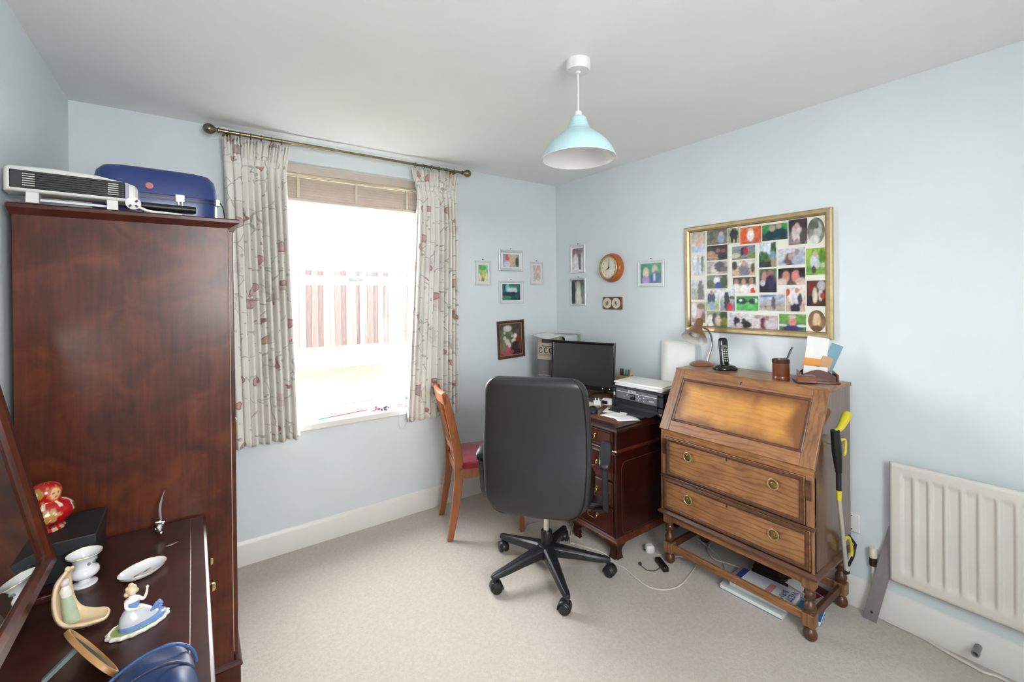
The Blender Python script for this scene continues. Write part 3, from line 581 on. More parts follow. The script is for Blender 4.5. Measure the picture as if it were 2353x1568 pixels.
# ------------------------------------------------------------------ wardrobe (front faces +x)
def mahog(name, a='2a0d09', b='4c1e10', c='683215', sc=6.5, rough=.36, coat=.2, crough=.2):
    if name in _m: return _m[name]
    m, n, p, L = base_mat(name)
    v = coords(n, (1, 1, 1.0)); f = noise(n, v, sc, 6, .6, .8); f2 = noise(n, coords(n, (60, 60, 4)), 1, 4)
    col = ramp(n, f, [(.3, hx(a)), (.5, hx(b)), (.72, hx(c))])
    col = mixc(n, .25, col, ramp(n, f2, [(.35, hx(a)), (.65, hx(c))]))
    L(col, p.inputs['Base Color']); p.inputs['Roughness'].default_value = rough
    p.inputs['Coat Weight'].default_value = coat; p.inputs['Coat Roughness'].default_value = crough; p.inputs['Specular IOR Level'].default_value = .3
    bump(n, p, noise(n, v, 140, 3), .04, .001)
    _m[name] = m; return m
mh = mahog('mahogany_veneer'); mh2 = mahog('mahogany_dark', '2a0f0b', '451a11', '532414', 6)
wr = thing('wardrobe', 'tall glossy mahogany wardrobe standing beside the window', 'wardrobe', (-.16, 2.39, 0))
wx0, wx1, wy0, wy1, wh = -.438, .110, 1.95, 2.67, 1.742
box('carcass', mh, (wx0, wx1, wy0, wy1, .12, wh), wr, .002, world=True)
G().loft([[(x0, y0, z), (x1, y0, z), (x1, y1, z), (x0, y1, z)] for x0, x1, y0, y1, z in
  ((wx0-.001, wx1+.004, wy0-.002, wy1, wh-.012), (wx0-.004, wx1+.012, wy0-.006, wy1, wh-.006), (wx0-.008, wx1+.034, wy0-.016, wy1, wh+.008), (wx0-.008, wx1+.036, wy0-.017, wy1, wh+.018), (wx0-.006, wx1+.032, wy0-.013, wy1, wh+.022))]).build('cornice', mh2, wr, smooth=20, world=True)
box('plinth', mh2, (wx0, wx1+.022, wy0-.003, wy1, 0, .105), wr, .003, world=True)
G().loft([[(wx0-.0, wy0-a, z), (wx1+b, wy0-a, z), (wx1+b, wy1, z), (wx0, wy1, z)] for a, b, z in ((.008, .026, .105), (.010, .028, .112), (.006, .024, .122), (.0, .018, .128))]).build('plinth_moulding', mh2, wr, smooth=20, world=True)
for y0 in (wy0+.012, (wy0+wy1)/2+.002):
    y1 = y0+(wy1-wy0)/2-.014
    d = box('door', mh, (wx1, wx1+.016, y0, y1, .14, wh-.02), wr, .003, world=True)
    yh = y1-.03 if y0 < 2.2 else y0+.03
    G().tube(spline([(wx1+.016, yh, .86), (wx1+.035, yh, .87), (wx1+.037, yh, .91), (wx1+.035, yh, .95), (wx1+.016, yh, .96)], 6), .004, 8).build('handle', brass, d, world=True)
ed = box('edge_strip', mat('pale_edge', 'b9a28c', .5), (wx1+.0002, wx1+.0022, wy0+.004, wy0+.011, .16, wh-.02), wr, 0, world=True)
# ---- on the wardrobe: fan heater
ZT = wh+.022
ht = thing('fan_heater', 'white electric fan heater with black grille on top of the wardrobe', 'heater', (-.300, 1.975, ZT), 6)
hw_m = mat('heater_white', 'dcdcd8', .35)
def hring(x, s, dz): return [(x, -.028*s-.012, .032), (x, -.045*s, .040), (x, -.045*s, .094+dz), (x, -.034*s, .108+dz), (x, .05, .112+dz), (x, .062, .10+dz), (x, .062, .045), (x, .05, .032)]
# shell as ring around the grille opening
G().loft([hring(x, s, dz) for x, s, dz in ((-.153, .55, -.012), (-.148, .9, -.004), (-.14, 1, .0), (-.05, 1, .004), (.05, 1, .0), (.12, 1, -.012), (.142, .95, -.018), (.152, .6, -.028))]).build('shell', hw_m, ht, .004, smooth=45)
box('grille_back', mat('heater_dark', '101214', .5), (-.138, .118, -.0475, -.044, .041, .094), ht, .002)
for i in range(7): box('grille_bar', mat('heater_bar', '1e1e1c', .35), (-.114, .116, -.0515, -.0475, .0455+i*.0068, .0473+i*.0068), ht, .0008)
for x0 in (-.112, .076):
    for i in range(6): box('louvre', mat('louvre_white', 'c9c9c4', .4), (x0, x0+.026, -.0505, -.0478, .0482+i*.0068, .0510+i*.0068), ht, .0004)
box('end_trim', mat('heater_lilac', '8a86a0', .35), (.118, .128, -.0485, -.044, .040, .088), ht, .001)
for x in (-.095, .085): G().prism([(-.044, 0), (.04, 0), (.035, .036), (-.034, .036)], x-.012, x+.016, 'x').build('foot', hw_m, ht, .002)
box('base_rail', hw_m, (-.08, .085, -.004, .006, .012, .020), ht, .001)
pm_ = T(.138, -.058, .026) @ rot('X', 12) @ Matrix.Scale(.72, 4)
G().lathe([(.012, -.008), (.026, -.006), (.028, .010), (.020, .014)], 20, pm_ @ rot('X', 90)).build('plug', white_plastic, ht)
for a in (45, 135, 225): G().box(-.004, .004, -.022, -.013, .010, .022, pm_ @ rot('Y', a)).build('plug_pin', black_plastic, ht, .0005)
G().tube(spline([(.152, -.055, .016), (.178, -.052, .006), (.215, -.046, .005), (.25, -.04, .005), (.27, -.03, .005)], 6), .0042, 8).build('cable', white_plastic, ht)
# ---- suitcase lying on its side
sc = thing('suitcase', 'dark blue hard shell suitcase lying on top of the wardrobe', 'suitcase', (-.098, 2.16, ZT), 4)
sb = mat('navy_shell', '283c7a', .33, var=.06, coat=.2)
def srow(y, a, zc, hz, e=4.0): return [(p[0], y, zc+p[1]) for p in superring(a, hz, e, 44, 0)]
def shell(z0, z1, bulge_top):
    g = G(); zc, hz = (z0+z1)/2, (z1-z0)/2
    g.loft([srow(y, .190*s, zc, hz*t, 5) for y, s, t in ((.0, .95, .80), (.006, .985, .93), (.02, 1, 1), (.40, 1, 1), (.43, .985, .95), (.44, .94, .8))]); return g
def caseloft(prof, n=52):   # superellipse rings stacked in z
    return G().loft([superring(a, b, 7, n, z, 0, .22) for a, b, z in prof])
caseloft([(.180, .205, .0), (.190, .215, .012), (.194, .219, .03), (.194, .219, .088)]).build('lower_shell', sb, sc, smooth=50)
caseloft([(.196, .221, .088), (.196, .221, .094)]).build('seal_rib', mat('navy_dark', '141f4a', .35), sc)
caseloft([(.193, .218, .094), (.193, .218, .100)]).build('seal_groove', sb, sc)
caseloft([(.196, .221, .100), (.196, .221, .106), (.194, .219, .108)]).build('seal_rib', mat('navy_dark', '141f4a', .35), sc)
caseloft([(.194, .219, .108), (.191, .216, .150), (.184, .209, .185), (.168, .193, .205), (.14, .165, .214)]).build('upper_shell', sb, sc, smooth=50)
G().lathe([(.012, 0), (.012, .0012), (.0115, .0014)], 24, T(-.03, -.0005, .135) @ rot('X', 86)).build('sticker', mat('pink_sticker', 'c9807e', .6), sc)
sil = mat('clasp_silver', 'd5d5d2', .25, .8)
for x in (.062,):
    lk = G().box(x-.015, x+.015, -.010, 0, .083, .112).build('clasp', sil, sc, .002)
    G().box(x-.008, x-.002, -.014, -.010, .070, .095).box(x+.004, x+.009, -.014, -.010, .066, .09).build('clasp_tab', sil, lk, .001)
G().box(.178, .193, -.004, .012, .082, .11).build('clasp', sil, sc, .002)
G().tube(spline([(.193, .004, .098), (.203, .0, .08), (.207, -.008, .05), (.209, -.012, .02), (.206, -.014, .004)], 6), .0022, 8).build('strap_cord', black_plastic, sc)
G().tube([(-.10, -.034, .052), (.11, -.034, .052)], .0135, 16).build('handle', black_plastic, sc, .002)
G().prism([(-.05, .006), (.075, .006), (.07, .028), (.05, .042), (-.05, .042)], -.028, .002, 'y').build('handle_mount', black_plastic, sc, .004)
for x in (.075, .082): G().lathe([(.0142, 0), (.0142, .003)], 16, T(x, -.034, .052) @ rot('Y', 90)).build('handle_ring', mat('rubber_ring', '323236', .5), sc)
# ------------------------------------------------------------------ dressing table (front faces +x)
dt = thing('dressing_table', 'dark mahogany dressing table with brass knobs below the mirror', 'dressing table', (-.2, 1.4, 0))
dtop = mahog('dresser_top', '281210', '3a1b16', '462218', 9, .36, .35, .3)
dx0, dx1, dy0, dy1, dz = -.44, .030, .78, 1.938, .700
G().loft([[(dx0, y, .678), (dx0, y, dz), (-.014, y, dz), (-.0125, y, dz-.0012), (dx1-.008, y, dz-.0022), (dx1-.001, y, dz-.007), (dx1, y, dz-.014), (dx1-.004, y, .678)] for y in (dy0, dy1)]).build('top', dtop, dt, .0006, smooth=20, world=True)
box('front_line', mat('worn_edge', '8a6f66', .4), (-.0146, -.0134, dy0+.01, dy1-.012, dz-.001, dz+.0004), dt, 0, world=True)
box('carcass', mh2, (dx0+.005, -.012, dy0+.015, dy1-.012, .10, .678), dt, .002, world=True)
box('plinth', mh2, (dx0+.02, -.03, dy0+.02, dy1-.02, 0, .10), dt, .002, world=True)
for y0, y1, ks in ((dy0+.025, dy0+.385, ()), (dy0+.393, dy0+.758, ()), (1.655, dy1-.012, (1.706, 1.875))):
    d = box('drawer', mh, (-.012, .006, y0, y1, .500, .660), dt, .003, world=True)
    for y in ks:
        G().lathe([(.005, 0), (.005, .024), (.011, .029), (.0135, .035), (.011, .042), (.004, .045)], 18, T(.006, y, .557) @ rot('Y', 90)).build('knob', mat('bright_brass', 'd2b878', .2, 1.), d, world=True)
    box('door', mh, (-.012, .006, y0, y1, .115, .490), dt, .003, world=True)
# mirror
mi = thing('dressing_mirror', 'mahogany framed swing mirror standing on the dressing table', 'mirror', (-.34, 1.3, dz))
MM = T(-.318, 1.655, .778) @ rot('Y', -11.5) @ rot('Z', 90)       # local: x along +y, z up the glass, -y toward the room(+x)
MWd, MHt = .62, .62
fr = profile_frame(MWd, MHt, .034, .024)
G().add(fr.v, fr.f, MM @ T(-MWd/2, 0, 0)).build('frame', mh, mi, smooth=20, world=True)
def mirror_m():
    m, n, p, L = base_mat('mirror_glass'); v = coords(n)
    L(ramp(n, noise(n, v, 3), [(.3, (.60, .64, .62)), (.7, (.64, .67, .65))]), p.inputs['Base Color']); p.inputs['Metallic'].default_value = 1; p.inputs['Roughness'].default_value = .03; return m
G().box(-MWd+.03, -.03, -.008, -.004, .03, MHt-.03, MM).build('glass', mirror_m(), mi, world=True)
G().box(-MWd+.01, -.01, -.002, .004, .01, MHt-.01, MM).build('backboard', mh2, mi, world=True)
for y in (1.06, 1.63):
    G().box(-.385, -.365, y-.012, y+.012, dz, 1.02).build('post', mh2, mi, .003, world=True)
    G().box(-.40, -.30, y-.014, y+.014, dz, dz+.018).build('foot', mh2, mi, .003, world=True)
# black box and doll
bx = thing('black_box', 'black cardboard box in the corner of the dressing table', 'box', (-.32, 1.815, dz))
bk = mat('black_card', '1d2022', .55, var=.08)
box('box_base', bk, (-.410, -.232, 1.716, 1.912, dz, dz+.085), bx, .002, world=True)
box('lid', mat('black_card_lid', '212527', .5, var=.06), (-.413, -.229, 1.713, 1.915, dz+.070, dz+.110), bx, .002, world=True)
dl = thing('nesting_doll', 'red and gold painted wooden nesting doll on the black box', 'doll', (-.350, 1.825, dz+.110))
dprof = [(.034, 0), (.040, .002), (.041, .007), (.036, .011), (.044, .022), (.057, .038), (.061, .052), (.057, .066), (.046, .078), (.035, .084), (.0325, .088), (.034, .095), (.0355, .106), (.034, .117), (.028, .128), (.018, .135), (.006, .138)]
dpts = [(p.x, p.y) for p in spline([(a, b, 0) for a, b in dprof], 3)]
FA, BA = R(-42), R(-72)
def dollcol(p):
    a = math.atan2(p.y, p.x); z = p.z
    df = (a-FA+PI) % (2*PI)-PI; db = (a-BA+PI) % (2*PI)-PI
    red, gold_, wht, dk = Vector(hx('b8141a')), Vector(hx('b08a3c')), Vector(hx('efe2c8')), Vector(hx('4a1410'))
    if z > .086:
        u, w = df*.034, z-.107
        if (u/.013)**2+(w/.0165)**2 < 1:
            if abs(w-.002) < .003 and abs(abs(u)-.006) < .003: return hx('2f5a5a')
            if abs(u) < .003 and abs(w+.009) < .002: return hx('c03028')
            return hx('e8b482')
        if (u/.018)**2+(w/.021)**2 < 1: return hx('c9682c')
        u, w = (df+1.25)*.034, z-.113
        if (u/.017)**2+(w/.016)**2 < 1: return tuple(wht if (u*u+w*w) < .00003 else gold_)
        return tuple(gold_*.8 if math.sin(a*9)*math.sin(z*260) > .55 else red)
    if z < .011: return tuple(gold_.lerp(wht, .4) if math.sin(a*12) > -.2 else red)
    u, w = db*.055, z-.054; d = math.hypot(u, w); an = math.atan2(w, u)
    if d < .008: return hx('c98a3c')
    if d < .0125: return tuple(wht if math.sin(an*11) > -.3 else gold_)
    if d < .019+.004*math.cos(an*6): return tuple(gold_.lerp(wht, .15))
    u2 = ((a-BA-1.25+PI) % (2*PI)-PI)*.055
    if math.hypot(u2, w-.006) < .014: return hx('7a5a34') if math.hypot(u2, w-.006) < .010 else tuple(wht)
    u3 = ((a-BA+1.2+PI) % (2*PI)-PI)*.055
    if math.hypot(u3, w) < .012: return tuple(gold_*.7)
    if z < .036 and math.sin(a*7)*math.cos(z*150) > .45: return tuple(dk)
    if z > .072 and math.sin(a*8+1) > .82: return tuple(wht)
    return tuple(red)
dpts = [(r_, z) for r_, z in dpts]
G().lathe(dpts, 96).build('body', attr_mat('doll_lacquer', .18, .5, .02), dl, col=dollcol)
# urn vase
china = mat('white_china', 'e9e9ea', .12, var=.01, coat=.4); gilt = mat('gilt_rim', 'c2a860', .25, .9)
va = thing('urn_vase', 'small white china urn vase on the dressing table', 'vase', (-.246, 1.660, dz))
vp_ = [(.026, 0), (.027, .003), (.025, .006), (.016, .009), (.0105, .014), (.011, .018), (.020, .021), (.0285, .027), (.031, .035), (.0285, .043), (.0225, .048), (.0215, .054), (.0235, .064), (.029, .075), (.037, .083), (.0375, .085), (.035, .084), (.027, .075), (.021, .062), (.019, .05), (.001, .046)]
G().lathe([(p.x, p.y) for p in spline([(a, b, 0) for a, b in vp_], 3)], 40, cap=True).build('body', china, va, smooth=70)
G().tube([(.0373*math.cos(a), .0373*math.sin(a), .0853) for a in [2*PI*k/40 for k in range(41)]], .0007, 5, False).build('gilt_rim', gilt, va)
sprig = mat('painted_sprig', '7c8c84', .4)
for a in (-60, -30, 20):
    G().ball((.0236*math.cos(R(a)), .0236*math.sin(R(a)), .061), .004, 8, 6, (1, 1, 1.1)).build('painted_sprig', sprig, va)
# oval dish
ds = thing('oval_dish', 'shallow oval white china dish with painted sprig on the dressing table', 'dish', (-.122, 1.625, dz), 35)
dp = [(.55, .001), (.75, .003), (.94, .011), (1, .0165), (1.005, .0175), (.985, .0172), (.90, .0125), (.70, .0055), (.3, .0035), (.01, .0035)]
G().loft([[(r_*.058*math.cos(t), r_*.040*math.sin(t), z) for t in [2*PI*k/48 for k in range(48)]] for r_, z in dp]).build('bowl', china, ds, smooth=70)
G().tube([(.0582*math.cos(a), .0402*math.sin(a), .0176) for a in [2*PI*k/48 for k in range(49)]], .0006, 5, False).build('gilt_rim', gilt, ds)
for x, y, c in ((-.012, .0, '5f6a5c'), (.0, .002, 'c99aa0'), (.010, -.001, '5c6a6c'), (.020, .002, 'a8935a')):
    G().ball((x-.004, y, .0042), .0045, 10, 6, (1.6, .7, .22)).build('painted_sprig', mat('sprig_'+c, c, .4), ds)
# letter opener leaning against the wardrobe side
lo = thing('letter_opener', 'silver sword letter opener propped upright against the wardrobe', 'letter opener', (-.096, 1.825, dz))
tip = at(378, 1128, Y=1.934); hb = Vector((-.098, 1.828, dz+.006)); ht_ = hb.lerp(tip, .33)
g = G(); bp = [ht_.lerp(tip, k/10)+Vector((.006*math.sin(PI*k/10)*-1, 0, 0)) for k in range(11)]
g.tube(bp, [.0055*(1-.85*(k/10)**2) for k in range(11)], 8); g.build('blade', chrome, lo, world=True)
G().ball(hb.lerp(ht_, .5)+Vector((0, 0, .002)), .0120, 12, 10, (1.05, .95, 1.5)).build('pommel', chrome, lo, world=True)
for k, dx in ((.25, .006), (.55, -.008), (.8, .007)):
    G().ball(hb.lerp(ht_, k)+Vector((dx, -.006, .002)), .0058, 10, 8, (1, .8, 1.2)).build('scroll', chrome, lo, world=True)
G().tube([hb.lerp(ht_, .95)+Vector((-.012, 0, .002)), hb.lerp(ht_, .95)+Vector((.012, 0, -.001))], .0026, 8).build('guard', chrome, lo, world=True)
lf = at(395, 1252, Z=dz)
G_ = G().loft([[(x*.5, w*s, .0012+.001*(1-abs(s))) for s in (-1, 0, 1)] for x, w in ((-.034, .0004), (-.026, .0045), (-.012, .0062), (.004, .0050), (.016, .0012), (.034, .0008))], cap=False, closed=False)
o = G().add(G_.v, G_.f, T(lf.x, lf.y, dz) @ rot('Z', 15)).build('leaf_pin', mat('pewter', 'b5a8a4', .35, .7), solid=.0008); tag(o, 'small silver leaf brooch lying beside the letter opener', 'brooch')
# lady figurine
fl = thing('porcelain_lady', 'porcelain lady in a blue dress seated on a scalloped base', 'figurine', (-.112, 1.372, dz), 22)
cream = mat('porcelain_cream', 'e2ddd2', .2, coat=.3); pgreen = mat('porcelain_green', '9aa660', .35, var=.2, scale=120); pblue = mat('porcelain_blue', '6f8fc0', .22, var=.18, scale=40, coat=.3); pgrey = mat('porcelain_grey', 'c6c6ca', .22, var=.05, scale=40, coat=.3)
def scal(r_, z, amp): return [((.060*r_+amp*math.cos(16*t))*math.cos(t), (.038*r_+amp*math.cos(16*t))*math.sin(t), z) for t in [2*PI*k/96 for k in range(96)]]
G().loft([scal(.93, 0, .001), scal(1, .003, .0016), scal(1, .006, .0018), scal(.92, .0095, .001), scal(.86, .008, 0)]).build('base_rim', cream, fl)
G().loft([scal(.87, .006, 0), scal(.84, .0088, .0), scal(.5, .0105, 0)]).build('grass', pgreen, fl)
G().loft([[(x*1.0, y, z) for x, y, z in superring(a, b, 2.2, 28, z, cx, 0)] for a, b, z, cx in ((.040, .027, .009, .004), (.041, .027, .014, .004), (.036, .025, .022, .0), (.029, .021, .034, -.005), (.020, .015, .045, -.008), (.012, .010, .051, -.010))]).build('skirt', pgrey, fl)
G().loft([superring(a, b, 2.4, 24, z, cx, -.004) for a, b, z, cx in ((.044, .026, .0095, .006), (.043, .0255, .017, .006), (.034, .022, .020, .008))]).build('skirt_hem', pblue, fl)
G().loft([superring(a, b, 2.2, 20, z, -.011, 0) for a, b, z in ((.0115, .0095, .049), (.0125, .0105, .056), (.0145, .0105, .066), (.0105, .008, .072))]).build('bodice', pblue, fl)
G().loft([superring(a, b, 2, 20, z, -.011, 0) for a, b, z in ((.0155, .0115, .066), (.0145, .011, .071), (.007, .007, .076), (.0045, .0045, .081))]).build('collar', cream, fl)
G().ball((-.011, -.001, .089), .0095, 14, 10, (.95, 1, 1.12)).build('head', mat('porcelain_skin', 'e6cdb8', .25), fl)
hr = G().ball((-.012, .0018, .092), .0106, 14, 10, (1.05, 1, 1.05)); hr.ball((-.020, .003, .084), .006).ball((-.003, .003, .085), .0055).ball((-.012, .004, .101), .0055).ball((-.019, .002, .096), .005); hr.build('hair', mat('porcelain_blond', 'cdb38c', .3, var=.15, scale=120), fl)
for pts in ([(.000, -.003, .069), (.008, -.006, .063), (.013, -.008, .072), (.015, -.008, .083)], [(-.023, -.003, .069), (-.024, -.010, .058), (-.012, -.016, .052), (.002, -.017, .050)]):
    G().tube(spline(pts, 5), [.0042-.0018*k/15 for k in range(16)], 8).build('arm', cream, fl)
hd_ = G()
for dx, dz2 in ((-.002, .007), (0, .0085), (.002, .0075), (.0038, .005)): hd_.tube([(.0145, -.008, .082), (.0145+dx, -.0085, .083+dz2)], .0009, 5)
hd_.build('hand', cream, fl)
fr_ = G()
for k in range(7): fr_.tube([(.018, -.015, .030), (.036+.006*math.cos(k*.9), -.016+.006*math.sin(k*.9), .040+.004*math.sin(k*2))], [.002, .0045], 8)
fr_.build('ruffle', pblue, fl)
# shell-boat figurine
bf = thing('boat_figurine', 'cream curved boat shaped figurine with a lady in green seated inside', 'figurine', (-.232, 1.452, dz), 0)
hull_m = mat('cream_resin', 'd9c09a', .4, var=.05, scale=20); path = spline([(-.012, 0, .140), (-.030, 0, .115), (-.036, 0, .075), (-.030, 0, .036), (-.010, 0, .012), (.022, 0, .006), (.050, 0, .010), (.060, 0, .013)], 6)
def hull(u, v):
    k = v*(len(path)-1); i = min(int(k), len(path)-2); p = path[i].lerp(path[i+1], k-i); t = (path[i+1]-path[i]).normalized(); nn = Vector((t.z, 0, -t.x))*-1
    w = .037*math.sin(PI*min(1, .06+v*.86))**.5*(1-.12*v); a = (u-.5)*2
    return p+Vector((0, a*w, 0))+nn*(.020*abs(a)**2.4*math.sin(PI*min(1, v*.85+.05)))
hl = G().grid(20, 46, hull)
HM = rot('Z', -18)
G().add(hl.v, hl.f, HM).build('boat_shell', hull_m, bf, solid=.006, smooth=70)
G().add(*(lambda q: (q.v, q.f))(G().ball((-.013, 0, .140), .0055, 10, 8, (1, 1, 1.3))), HM).build('prow_knob', hull_m, bf)
q = G().loft([superring(a, b, 2, 18, z, x, 0) for a, b, z, x in ((.015, .013, .018, -.006), (.014, .0125, .04, -.010), (.0115, .0105, .065, -.014), (.009, .009, .080, -.016))]); G().add(q.v, q.f, HM).build('green_dress', mat('pale_green_glaze', 'a9b99a', .3, var=.1, scale=60), bf)
q = G().loft([superring(a, b, 2, 16, z, x, 0) for a, b, z, x in ((.0095, .0095, .079, -.016), (.011, .0105, .092, -.018), (.006, .006, .103, -.018))]); G().add(q.v, q.f, HM).build('white_shawl', cream, bf)
q = G().ball((-.019, 0, .110), .0085, 12, 9, (1, 1, 1.1)); G().add(q.v, q.f, HM).build('head', mat('grey_hair_glaze', 'd3cbcb', .3), bf)
# small oval standing frame
of = thing('tabletop_picture', 'small oval wooden photo frame standing beside the boat figurine', 'picture frame', (-.205, 1.225, dz), 0)
ox = at(122, 1442, Z=dz+.085); oy = at(210, 1568, Z=dz+.060)
dirv = Vector((oy.x-ox.x, oy.y-ox.y, 0)).normalized(); ang = math.degrees(math.atan2(dirv.y, dirv.x))
OM = T((ox.x+oy.x)/2+.045, (ox.y+oy.y)/2+.042, dz) @ rot('Z', ang+180) @ rot('X', -34)
ring = []
for k in range(49):
    t = 2*PI*k/48; ring.append((.100*math.cos(t), .048*math.sin(t)+.048))
outer = [[(x*s, y, (z-.048)*s+.048) for x, z in ring[:-1]] for s, y in ((1, 0), (1.0, -.007), (.98, -.009), (.92, -.009), (.90, -.006), (.90, 0))]
G().loft(outer+[outer[0]], cap=False, M=OM).build('frame', mat('tan_wood', 'a87c4c', .4, var=.15), of, world=True)
G().prism([(x*.885, (z-.048)*.885+.048) for x, z in ring[:-1]], -.006, -.003, 'y', OM).build('glass', mat('frame_glass', '7f8c8a', .06, .3), of, world=True)
G().prism([(x*.95, (z-.048)*.95+.048) for x, z in ring[:-1]], -.002, .001, 'y', OM).build('backing', mat('brown_backing', '5a4634', .6), of, world=True)
s0, s1 = OM @ Vector((.02, .001, .065)), at(100, 1566, Z=dz+.002)
G().tube([s0, s1], .006, 4).build('strut', mat('grey_green_strut', '7a8682', .3), of, world=True)
# navy bag
bgm = mat('navy_nylon', '1d3660', .5, var=.25, scale=14, bmp=.4, bscale=30)
bgt = thing('navy_bag', 'soft navy blue zipped bag at the near end of the dressing table', 'bag', (-.10, 1.03, dz))
rows = []
def lump(x, y): return .006*math.sin(38*x+1)*math.sin(31*y)+.004*math.sin(80*x+47*y)
for k in range(21):                              # soft slumped dome, long axis along y
    v = k/20; y = .80+.405*v; s_ = max(.10, math.sin(PI*min(.99, max(.01, v)))**.42)
    ring = []
    for i in range(32):
        t = 2*PI*i/32; c_, d_ = math.cos(t), math.sin(t)
        x = -.082+.084*s_*math.copysign(abs(c_)**.7, c_)
        z = dz+.002+.030*s_+(.028 if d_ < 0 else .046+.012*c_)*s_*math.copysign(abs(d_)**.8, d_)
        if d_ > .1: z += lump(x, y)*s_*1.6
        ring.append((x, y+.02*c_*v, z))
    rows.append(ring)
G().loft(rows).build('body', bgm, bgt, sub=1, smooth=180, world=True)
def over(y, sc, lift): return [(-.082+.083*sc*math.cos(t), y+.03*math.sin(t)+.02*math.cos(t), dz+.034+(.043+.010*math.cos(t)+lift)*sc*math.sin(t)) for t in [PI*k/24 for k in range(25)]]
G().tube(over(1.09, .97, .004), .003, 8).build('piping', mat('navy_piping', '2c4c7c', .45), bgt, world=True)
G().tube(over(1.03, .99, .006), .003, 8).build('zip', mat('navy_zip', '16233c', .5), bgt, world=True)
# ------------------------------------------------------------------ oak bureau (front = local -y, faces -x in the room)
def oak(name, vein, lo, hi, along='x', faded=False, rough=.42, coat=.35, crough=.22):
    """oak with long dark cathedral veins running along the given local axis"""
    m, n, p, L = base_mat(name)
    sc = {'x': (1.3, 6, 6), 'z': (6, 6, 1.3)}[along]
    v = coords(n, sc)
    w = n.nodes.new('ShaderNodeTexWave'); w.wave_type = 'BANDS'; w.bands_direction = 'Z' if along == 'x' else 'X'
    w.inputs['Scale'].default_value = 2.3; w.inputs['Distortion'].default_value = 16; w.inputs['Detail'].default_value = 3; w.inputs['Detail Scale'].default_value = .7; w.inputs['Detail Roughness'].default_value = .55
    L(v, w.inputs['Vector'])
    fine = noise(n, coords(n, tuple(k*14 for k in sc)), 1.0, 4, .65)
    bl = noise(n, coords(n), 7, 3, .5, .4)
    col = ramp(n, bl, [(.3, hx(lo)), (.7, hx(hi))])
    col = mixc(n, .35, col, ramp(n, fine, [(.35, hx(lo)), (.65, hx(hi))]))
    vm = ramp(n, w.outputs['Fac'], [(.0, (1, 1, 1)), (.12, (.6, .6, .6)), (.40, (0, 0, 0))])
    k = .22 if faded else .5
    col = mixc(n, math_n(n, 'MULTIPLY', math_n(n, 'MULTIPLY', vm, k*1.7), noise(n, coords(n, tuple(q*1.3 for q in sc)), 1.0, 3)), col, hx(vein))
    if faded:                                    # varnish rubbed pale in the middle of the panel
        g = n.nodes.new('ShaderNodeTexCoord'); s_ = n.nodes.new('ShaderNodeSeparateXYZ'); L(g.outputs['Generated'], s_.inputs[0])
        def edge(o): return math_n(n, 'MINIMUM', o, math_n(n, 'SUBTRACT', 1.0, o))
        e = math_n(n, 'MINIMUM', math_n(n, 'MULTIPLY', edge(s_.outputs[0]), 2.2), edge(s_.outputs[2]))
        e = math_n(n, 'ADD', e, math_n(n, 'MULTIPLY', math_n(n, 'SUBTRACT', bl, .5), .35))
        col = mixc(n, ramp(n, e, [(.10, (1, 1, 1)), (.30, (0, 0, 0))]), col, hx('7d4c25'))
    L(col, p.inputs['Base Color']); p.inputs['Roughness'].default_value = rough
    p.inputs['Coat Weight'].default_value = coat; p.inputs['Coat Roughness'].default_value = crough
    bump(n, p, fine, .12, .001); return m
oakx = oak('oak_grain_across', '472a17', '7f5230', 'ab784a'); oakz = oak('oak_grain_upright', '472a17', '795033', '9f7048', 'z')
oakd = wood('oak_dark_moulding', '3c2011', '74462a', (6, 20, 20), .42, .35, .2)
oakp = oak('oak_faded_panel', '8a5220', 'b87a34', 'd39a4c', 'x', True, .38, .4, .2)
oaks = wood('oak_polished_side', '4e2c17', '7c5030', (20, 20, 2.0), .30, .7, .12, (.33, .66), .3)
bu = thing('bureau', 'oak writing bureau with sloping fall front, two drawers and turned legs', 'bureau', (2.09, 1.1525, 0), -90)
HB, BT = .3725, 1.052
prof = [(.004, .29), (.004, .738), (.158, BT-.018), (.405, BT-.018), (.405, .29)]
for sx in (-1, 1): G().prism(prof, sx*HB, sx*(HB-.02), 'x').build('side_panel', oaks, bu, .002)
box('back_board', oakz, (-HB+.02, HB-.02, .393, .403, .29, BT-.02), bu, .001)
box('top', oakx, (-HB-.006, HB+.006, .150, .408, BT-.018, BT), bu, .004)
box('inner_carcass', oakd, (-HB+.02, HB-.02, .022, .39, .30, .735), bu, .001)
th = math.degrees(math.atan2(.160, .300)); LM = T(0, -.012, .738) @ rot('X', -th); LH = .346; LW = HB+.004
def lb(b): 
    g = G(); g.box(*b, M=LM); return g
lid = lb((-LW+.06, LW-.06, .004, .016, .05, LH-.045)).build('fall_front', oakp, bu)
for nm, b, m_ in (('rail', (-LW+.058, LW-.058, 0, .02, 0, .058), oakx), ('rail', (-LW+.058, LW-.058, 0, .02, LH-.048, LH), oakx), ('stile', (-LW, -LW+.058, 0, .02, 0, LH), oakz), ('stile', (LW-.058, LW, 0, .02, 0, LH), oakz)):
    lb(b).build(nm, m_, lid, .003)
def mould(x0, x1, z0, z1, w, y, dep, M_, par, m_=oakd, nm='moulding'):
    f_ = profile_frame(x1-x0, z1-z0, w, dep); g = G(); g.add(f_.v, f_.f, M_ @ T((x0+x1)/2, y, z0)); return g.build(nm, m_, par, smooth=20)
mould(-LW+.056, LW-.056, .056, LH-.046, .013, .006, .009, LM, lid)
G().tube([LM @ Vector((0, -.001, LH-.022)), LM @ Vector((0, .001, LH-.022))], .0045, 12).build('keyhole', ink, lid)
lb((-.0022, .0022, -.001, .002, LH-.035, LH-.022)).build('keyhole_slot', ink, lid)
